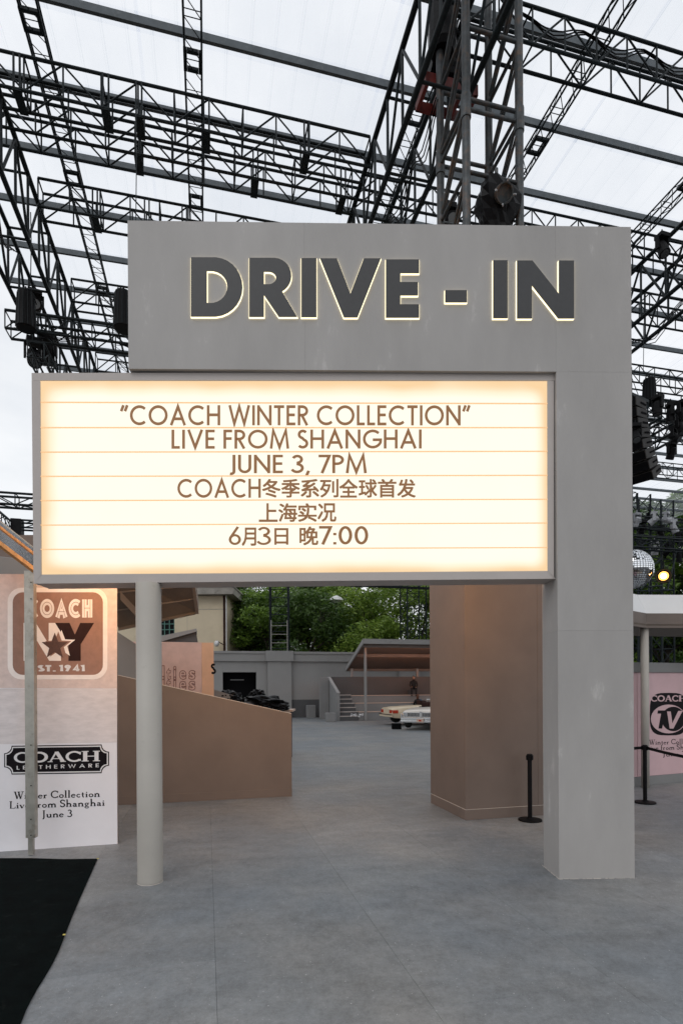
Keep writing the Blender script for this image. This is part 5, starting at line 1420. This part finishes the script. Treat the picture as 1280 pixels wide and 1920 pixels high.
# ============================================================ TREES
def leaf_mat(name, c1, c2, c3):
    m = bpy.data.materials.new(name); m.use_nodes = True; n = m.node_tree; N = n.nodes; k = n.links; B = N['Principled BSDF']
    g = N.new('ShaderNodeNewGeometry'); r = N.new('ShaderNodeValToRGB'); e = r.color_ramp.elements
    e[0].color = c1 + (1,); e[1].color = c3 + (1,); x = e.new(.5); x.color = c2 + (1,)
    t = N.new('ShaderNodeTexNoise'); t.inputs['Scale'].default_value = .5; t.inputs['Detail'].default_value = 3; k.new(g.outputs['Position'], t.inputs['Vector'])
    a = N.new('ShaderNodeMath'); a.operation = 'MULTIPLY_ADD'; a.inputs[1].default_value = .55; k.new(g.outputs['Random Per Island'], a.inputs[0])
    b = N.new('ShaderNodeMath'); b.operation = 'MULTIPLY'; b.inputs[1].default_value = .55; k.new(t.outputs['Fac'], b.inputs[0]); k.new(b.outputs[0], a.inputs[2])
    k.new(a.outputs[0], r.inputs['Fac']); k.new(r.outputs[0], B.inputs['Base Color']); B.inputs['Roughness'].default_value = .5
    tl = N.new('ShaderNodeBsdfTranslucent'); k.new(r.outputs[0], tl.inputs[0]); mx_ = N.new('ShaderNodeMixShader'); mx_.inputs[0].default_value = .35
    o = N['Material Output']; k.new(B.outputs[0], mx_.inputs[1]); k.new(tl.outputs[0], mx_.inputs[2]); k.new(mx_.outputs[0], o.inputs['Surface']); return m
LM = [leaf_mat('leaf_green', (.04, .08, .014), (.12, .21, .03), (.27, .42, .06)), leaf_mat('leaf_dark', (.02, .045, .012), (.055, .11, .022), (.13, .22, .04)),
      leaf_mat('leaf_fresh', (.06, .12, .015), (.17, .27, .038), (.34, .46, .085))]
def tree(x, y, h, rad, label, seed, mi=0, nleaf=9000, lowc=3.0, leaf=.2):
    r = np.random.default_rng(seed); base = Vector((x, y, 0))
    t = thing('broadleaf_tree', label, 'tree', base, 'trees behind the back wall')
    th = h * .45; mb = MB(); p = base; segs = 5
    lean = Vector((r.uniform(-.08, .08), r.uniform(-.05, .05), 0)); pts = [base]
    for k in range(segs): pts.append(pts[-1] + (UP + lean + Vector((r.uniform(-.1, .1), r.uniform(-.1, .1), 0))) * th / segs)
    for k in range(segs): mb.tube(pts[k], pts[k + 1], .28 * (1 - k * .13), 10, .28 * (1 - (k + 1) * .13))
    mb.build('trunk', M['trunk'], t)
    blobs = []
    nb = 26
    for k in range(nb):
        a = r.uniform(0, 2 * PI); f = r.uniform(0, 1) ** .6
        zz = lowc + (h - lowc) * r.uniform(.03, .95); prof = math.sin(PI * min(1, max(.12, (zz - lowc) / (h - lowc) * .8 + .18))) ** .6
        c = base + Vector((math.cos(a) * rad * f * prof, math.sin(a) * rad * f * prof, zz)); blobs.append((c, r.uniform(.9, 1.75)))
    for k in range(9):
        c, _ = blobs[k]; a = pts[2 + k % 4]; mid = a.lerp(c, .5) + UP * r.uniform(-.2, .5)
        mb = MB(); mb.tube(a, mid, .12, 7, .08); mb.tube(mid, c, .08, 7, .025)
        for j in range(3):
            q = c + Vector(r.normal(size=3)) * .9; mb.tube(mid.lerp(c, .6), q, .03, 5, .01)
        mb.build('limb', M['trunk'], t)
    per = nleaf // nb; C_ = []
    V = []; Fc = []
    for c, br in blobs:
        d = r.normal(size=(per, 3)); d /= np.linalg.norm(d, axis=1)[:, None]
        rr = br * (r.uniform(.35, 1.12, per) ** .5)[:, None]
        # twigs: leaves gather in small sprays
        P_ = np.array(c) + d * rr * np.array([1.15, 1.15, .75])
        C_.append(P_)
    P_ = np.concatenate(C_); n = len(P_)
    sp = r.normal(size=(n // 6 + 1, 3)) * .0
    ax_ = r.normal(size=(n, 3)); ax_[:, 2] *= .5; ax_ /= np.linalg.norm(ax_, axis=1)[:, None]
    bx = r.normal(size=(n, 3)); bx[:, 2] *= .6; bx -= (bx * ax_).sum(1)[:, None] * ax_; bx /= np.linalg.norm(bx, axis=1)[:, None]
    L_ = leaf * r.uniform(.6, 1.3, n)[:, None]; Wd = L_ * .36
    v = np.stack([P_ - ax_ * L_, P_ + bx * Wd, P_ + ax_ * L_, P_ - bx * Wd], 1).reshape(-1, 3) - np.array(base)
    me = bpy.data.meshes.new('crown'); me.vertices.add(4 * n); me.vertices.foreach_set('co', v.ravel())
    me.loops.add(4 * n); me.loops.foreach_set('vertex_index', np.arange(4 * n)); me.polygons.add(n)
    me.polygons.foreach_set('loop_start', np.arange(0, 4 * n, 4)); me.update(calc_edges=True); me.materials.append(LM[mi])
    o = bpy.data.objects.new('crown', me); COL.objects.link(o); o.parent = t
    return t
def tx(px, Y): return at(px, HOR, Y).x
TR_ = [(492, 51, 10.5, 3.0, 'dark green tree between the cream building and the ladder mast', 1, 1), (520, 50, 11, 4.2, 'mid green tree behind the ladder mast', 2, 0),
       (585, 47, 10.5, 3.5, 'dark green tree right of the ladder mast', 3, 1), (655, 52, 11.5, 4.3, 'green tree behind the street lantern', 4, 0),
       (700, 46.5, 10.5, 3.8, 'bright fresh green tree above the left end of the seating canopy', 5, 2), (780, 48, 11, 4.2, 'fresh green tree behind the right lattice mast', 6, 2),
       (425, 58, 15, 5, 'tall dark tree standing deepest behind the cream building eave', 24, 1), (620, 56, 15, 5.5, 'tall dark tree standing deepest behind the lantern', 21, 1), (490, 57, 15, 5.5, 'tall dark tree standing deepest behind the ladder mast', 22, 1), (760, 57, 15, 5.5, 'tall dark tree standing deepest behind the seating canopy', 23, 1),
       (880, 50, 11, 4.5, 'green tree hidden behind the taupe pier', 7, 0), (1010, 50, 12, 4.5, 'green tree hidden behind the tall grey post', 8, 0),
       (1150, 44, 15, 5.2, 'tall green tree just right of the tall grey post', 9, 0), (1235, 42, 16.2, 5, 'tall dark tree behind the lit lamp', 10, 1),
       (1195, 50, 18.5, 6, 'tall dark tree deep behind the far rig near the tall post', 14, 1), (1262, 47, 18.5, 6, 'tall green tree deep behind the far rig', 15, 0), (1320, 44, 16, 5.5, 'tall green tree at the right edge', 11, 2), (1420, 46, 15, 5, 'green tree beyond the right edge of the picture', 12, 0), (1275, 52, 15, 6, 'tall dark tree farthest back at the right edge', 13, 1)]
for (px, Y, h_, rd, lb, sd_, mi) in TR_:
    tree(tx(px, Y), Y, h_, rd, lb, sd_, mi, nleaf=(24000 if px > 1100 else 15000) if px > 1100 or px < 840 else 4000, lowc=3.2, leaf=.21 if px > 1100 else .17)
# dark ivy-like undergrowth along the wall
r = np.random.default_rng(31); mb = MB(); n = 16000
xs = r.uniform(-13, 42, n); ys = r.uniform(58, 61, n) ; zs = r.uniform(2.5, 9.5, n) * (1 + .12 * np.sin(xs * .8))
for x, y, z in zip(xs, ys, zs):
    a = r.normal(size=3) * .3; b = r.normal(size=3) * .2
    mb.poly([Vector((x, y, z)), Vector((x + a[0], y + a[1], z + a[2])), Vector((x + a[0] + b[0], y + a[1] + b[1], z + a[2] + b[2]))])
tag(mb.build('undergrowth', LM[1], None), 'dense dark undergrowth filling the gaps below the tree crowns', 'undergrowth', kind='stuff')

# ============================================================ CARS
def loft(mb, secs, n_):
    i = len(mb.v)
    for s in secs: mb.v += [tuple(p) for p in s]
    for j in range(len(secs) - 1):
        for k in range(n_):
            m_ = (k + 1) % n_; mb.f.append([i + j * n_ + k, i + j * n_ + m_, i + (j + 1) * n_ + m_, i + (j + 1) * n_ + k])
    mb.f.append([i + k for k in range(n_)][::-1]); mb.f.append([i + (len(secs) - 1) * n_ + k for k in range(n_)])
def convertible(P, hd, label, paint, wd=1.8, ln=4.9, lift=0.0, tail=True):
    """open car, P = ground point under the middle of the near end, hd = direction from the near end to the far end"""
    r = thing('convertible_car', label, 'car', P, 'vintage open cars'); hd = hd.normalized(); sd = hd.cross(UP).normalized()
    L3 = lambda a, b, z: P + hd * a + sd * b + UP * (z + lift)
    mb = MB(); secs = []
    for a, w_, z0, z1, zs in ((0, .90, .42, .80, .62), (.12, .97, .34, .86, .64), (.6, 1, .3, .90, .66), (1.3, 1, .28, .93, .66), (1.8, 1, .27, .95, .66), (3.2, 1, .27, .93, .66), (4.1, .99, .3, .90, .64), (ln - .15, .95, .34, .84, .62), (ln, .88, .42, .78, .6)):
        h_ = wd / 2 * w_
        secs.append([L3(a, -h_ * .92, z0), L3(a, -h_, z0 + .12), L3(a, -h_ * 1.0, zs), L3(a, -h_ * .97, z1 - .06), L3(a, -h_ * .88, z1), L3(a, 0, z1 + .035),
                     L3(a, h_ * .88, z1), L3(a, h_ * .97, z1 - .06), L3(a, h_, zs), L3(a, h_ * .92 * 1.08, z0 + .12), L3(a, h_ * .92, z0)])
    loft(mb, secs, 11); o = mb.build('body', paint, r, smooth=True, merge=True)
    e_ = o.modifiers.new('edge', 'EDGE_SPLIT'); e_.split_angle = math.radians(35)
    MB().box(L3(1.9, -.68, .94), hd * 1.3, sd * 1.36, UP * .05).build('cabin_opening', M['blackmat'], r)
    for b in (-.6, .08): MB().box(L3(2.0, b, .9), hd * .16, sd * .52, UP * .32).build('seat_back', M['ink_dark'], r, bevel=.04)
    # windscreen frame
    for b in (-.7, .7): bar('screen_pillar', M['chrome'], r, L3(3.4, b, .93), L3(3.15, b * .93, 1.32), .018)
    bar('screen_top', M['chrome'], r, L3(3.15, -.65, 1.32), L3(3.15, .65, 1.32), .02)
    for a in (.85, ln - 1.0):
        for sg in (-1, 1):
            c = L3(a, sg * (wd / 2 - .08), .31 - lift * .0)
            wl = MB().lathe(c, [(.24, -.1), (.31, -.08), (.32, .0), (.31, .1), (.24, .11)], 24, axis=sd * sg).build('wheel', M['rubber'], r)
            MB().lathe(c, [(.02, .12), (.2, .118), (.22, .1)][::-1], 18, axis=sd * sg).build('hubcap', M['chrome'], wl)
    return r, L3
cg = gnd(724, 1361)
r1, L1 = convertible(Vector((cg.x + .05, cg.y + .55, .08)), Vector((.96, .28, 0)), 'cream vintage open car with its red-lensed tail to the left', M['cream_car'], wd=1.75, lift=.0)
for z, m_, nm, dz, ex in ((.42, 'chrome', 'bumper', .1, .08),):
    MB().box(L1(-.1, -.86, .38), (L1(0, .86, .38) - L1(0, -.86, .38)), (L1(.12, 0, 0) - L1(0, 0, 0)), UP * .11).build('bumper', M['cream_car'], r1, bevel=.03)
    MB().box(L1(-.104, -.86, .49), (L1(0, .86, .38) - L1(0, -.86, .38)), (L1(.12, 0, 0) - L1(0, 0, 0)), UP * .03).build('bumper_strip', M['ink_dark'], r1)
for sg in (-1, 1):
    MB().box(L1(-.015, sg * .62 - .17, .58), (L1(0, .34, 0) - L1(0, 0, 0)), (L1(.09, 0, 0) - L1(0, 0, 0)), UP * .17).build('tail_light', M['tail_red'], r1, bevel=.01)
    MB().box(L1(.02, sg * .865 - .03, .58), (L1(0, .06, 0) - L1(0, 0, 0)), (L1(.3, 0, 0) - L1(0, 0, 0)), UP * .17).build('tail_light_side', M['tail_red'], r1, bevel=.01)
cg2 = gnd(785, 1370)
r2_, L2 = convertible(Vector((cg2.x + .12, cg2.y + .1, .06)), Vector((.42, .9, 0)), 'white vintage open car with chrome grille and bumper facing the camera', M['white_car'], wd=1.95, lift=.0)
q1 = L2(0, 1, 0) - L2(0, 0, 0); q2 = L2(1, 0, 0) - L2(0, 0, 0)
MB().box(L2(-.03, -.9, .56), q1 * 1.8, q2 * .05, UP * .22).build('grille_surround', M['chrome'], r2_, bevel=.01)
MB().box(L2(-.045, -.82, .585), q1 * 1.64, q2 * .03, UP * .165).build('grille', M['grey_dark'], r2_)
for k in range(24): MB().box(L2(-.052, -.8 + k * .068, .587), q1 * .012, q2 * .008, UP * .16).build('grille_bar', M['chrome'], r2_)
for z in (.3, .42): MB().box(L2(-.16 + (z - .3) * .3, -.97, z), q1 * 1.94, q2 * .14, UP * .115).build('bumper', M['chrome'], r2_, bevel=.03)
for sg in (-1, 1):
    MB().lathe(L2(-.04, sg * .72, .67), [(.085, 0), (.08, .02), (.03, .03)], 18, axis=-q2.normalized()).build('headlight', M['lampwhite'], r2_)
    MB().box(L2(-.12, sg * .93 - .04, .42), q1 * .08, q2 * .25, UP * .3).build('bumper_end', M['chrome'], r2_, bevel=.02)
MB().box(L2(-.075, -.07, .56), q1 * .14, q2 * .03, UP * .26).build('emblem', M['chrome'], r2_, bevel=.03)
MB().box(L2(-.19, -.17, .33), q1 * .34, q2 * .01, UP * .17).build('number_plate', M['pink_tread'], r2_)
MB().box(L2(-.194, -.06, .37), q1 * .12, q2 * .004, UP * .08).build('plate_mark', M['tail_red'], r2_)
bx = gnd(735, 1367.5); tag(MB().box(Vector((bx.x, bx.y, 0)), fx * .44, fy * .4, UP * .27).build('black_box', M['blackmat'], None, bevel=.01), 'small black box on the floor below the tail of the cream car', 'box')

# ============================================================ PEOPLE
def skinned(name, pts, edges, rad, m, parent, root=0, sub=2):
    me = bpy.data.meshes.new(name); org = root_loc(parent); me.from_pydata([tuple(Vector(p) - org) for p in pts], edges, []); me.materials.append(m)
    o = bpy.data.objects.new(name, me); COL.objects.link(o); o.parent = parent
    sk = o.modifiers.new('skin', 'SKIN'); me.skin_vertices if me.skin_vertices else None
    if not me.skin_vertices:
        bm = bmesh.new(); bm.from_mesh(me); bm.verts.layers.skin.verify(); bm.to_mesh(me); bm.free()
    for i_, r_ in enumerate(rad):
        me.skin_vertices[0].data[i_].radius = (r_, r_); me.skin_vertices[0].data[i_].use_root = (i_ == root)
    sb = o.modifiers.new('sub', 'SUBSURF'); sb.levels = sub; sb.render_levels = sub
    return o
def person(P, yaw, label, hairm, extra=None, lean=.1):
    """seated figure: P = seat point"""
    r = thing('person', label, 'person', P, 'people on the tiered seating')
    fw = Vector((math.cos(yaw), math.sin(yaw), 0)); rt = fw.cross(UP)
    q = lambda f, s, z: P + fw * f + rt * s + UP * z
    pts = [q(0, 0, .1), q(.03 + lean * .4, 0, .33), q(.05 + lean, 0, .52), q(.07 + lean * 1.2, 0, .62),
           q(lean, -.19, .5), q(.1 + lean, -.25, .26), q(.3 + lean, -.14, .14), q(lean, .19, .5), q(.1 + lean, .25, .26), q(.3 + lean, .12, .16),
           q(.08, -.11, .09), q(.46, -.15, .1), q(.44, -.15, -.35), q(.08, .11, .09), q(.46, .14, .1), q(.46, .14, -.35)]
    ed = [(0, 1), (1, 2), (2, 3), (2, 4), (4, 5), (5, 6), (2, 7), (7, 8), (8, 9), (0, 10), (10, 11), (11, 12), (0, 13), (13, 14), (14, 15)]
    rad = [.15, .14, .13, .055, .07, .055, .045, .07, .055, .045, .1, .08, .055, .1, .08, .055]
    skinned('body', pts, ed, rad, M['cloth_black'], r)
    hc = q(.1 + lean * 1.3, 0, .76)
    bm = bmesh.new(); bmesh.ops.create_uvsphere(bm, u_segments=16, v_segments=12, radius=1)
    mb = MB(); mb.v = [tuple(hc + fw * v.co.x * .098 + rt * v.co.y * .078 + UP * v.co.z * .122) for v in bm.verts]; mb.f = [[v.index for v in f.verts] for f in bm.faces]; bm.free()
    h_ = mb.build('head', M['skin'], r, smooth=True)
    MB().tube(hc + fw * .09 - UP * .0, hc + fw * .115 - UP * .035, .01, 6, .016).build('nose', M['skin'], h_)
    for s in (-.032, .032): MB().cbox(hc + fw * .092 + rt * s + UP * .012, .01, .022, .01, fw, rt).build('eye', M['hair_dark'], h_)
    MB().cbox(hc + fw * .09 - UP * .06, .01, .04, .008, fw, rt).build('mouth', M['tail_red'], h_)
    bm = bmesh.new(); bmesh.ops.create_uvsphere(bm, u_segments=18, v_segments=14, radius=1); mb = MB()
    for v in bm.verts:
        c = v.co; dz = -.12 * max(0, -c.z) ; 
        mb.v.append(tuple(hc - fw * .022 + fw * c.x * .105 + rt * c.y * .095 + UP * (c.z * .135 + .018 + dz)))
    fs = [[v.index for v in f.verts] for f in bm.faces if not (sum(v.co.x for v in f.verts) / len(f.verts) > .35 and sum(v.co.z for v in f.verts) / len(f.verts) < .55)]
    mb.f = fs; bm.free(); mb.build('hair', hairm, r, smooth=True)
    for s, z in ((-.14, .14), (.12, .16)):
        hp = q(.3 + lean, s, z); MB().cbox(hp + fw * .04, .08, .07, .03, fw, rt).build('palm', M['skin'], r, bevel=.01)
        for k in range(4): MB().tube(hp + fw * .075 + rt * (-.026 + k * .017), hp + fw * (.13 + .008 * (k % 3)) + rt * (-.028 + k * .018) - UP * .02, .008, 6).build('finger', M['skin'], r)
        MB().tube(hp + fw * .03 + rt * .035, hp + fw * .07 + rt * .06, .009, 6).build('thumb', M['skin'], r)
    for s in (-.15, .14):
        MB().cbox(q(.52, s, -.40), .25, .09, .08, fw, rt).build('shoe', M['rubber'], r, bevel=.02)
    if extra: extra(r, q, fw, rt)
    return r
pp = W(ST(at(790, 1300, YB + 1.9))[0], bt + .1 + 1.6 + .35, zr[2] + .35)
tag(MB().box(pp - E * .3 - UP * .35 - D * .15, E * .6, D * .5, UP * .33).build('seat_block', M['grey_dark'], None, bevel=.01), 'dark seat block under the long-haired person at the back', 'seat')
person(pp, -PI / 2 - .1, 'dark-haired person in black sitting on the top row of the seating', M['hair_dark'])
def vest(r, q, fw, rt):
    MB().box(q(-.1, .15, .05), rt * .16, fw * .05, UP * .28).build('yellow_cloth', M['vest'], r, bevel=.01)
    MB().box(q(-.1, .12, .3), rt * .07, fw * .04, UP * .3).build('blue_strap', M['blue'], r, bevel=.01)
pp2 = W(ST(at(797, 1320, YB + .6))[0], bt + .55, zr[0] + .12)
person(pp2, PI / 2 + .2, 'brown-haired person in black with a yellow-green cloth, back to the camera on the lower row', M['hair'], vest, lean=.02)
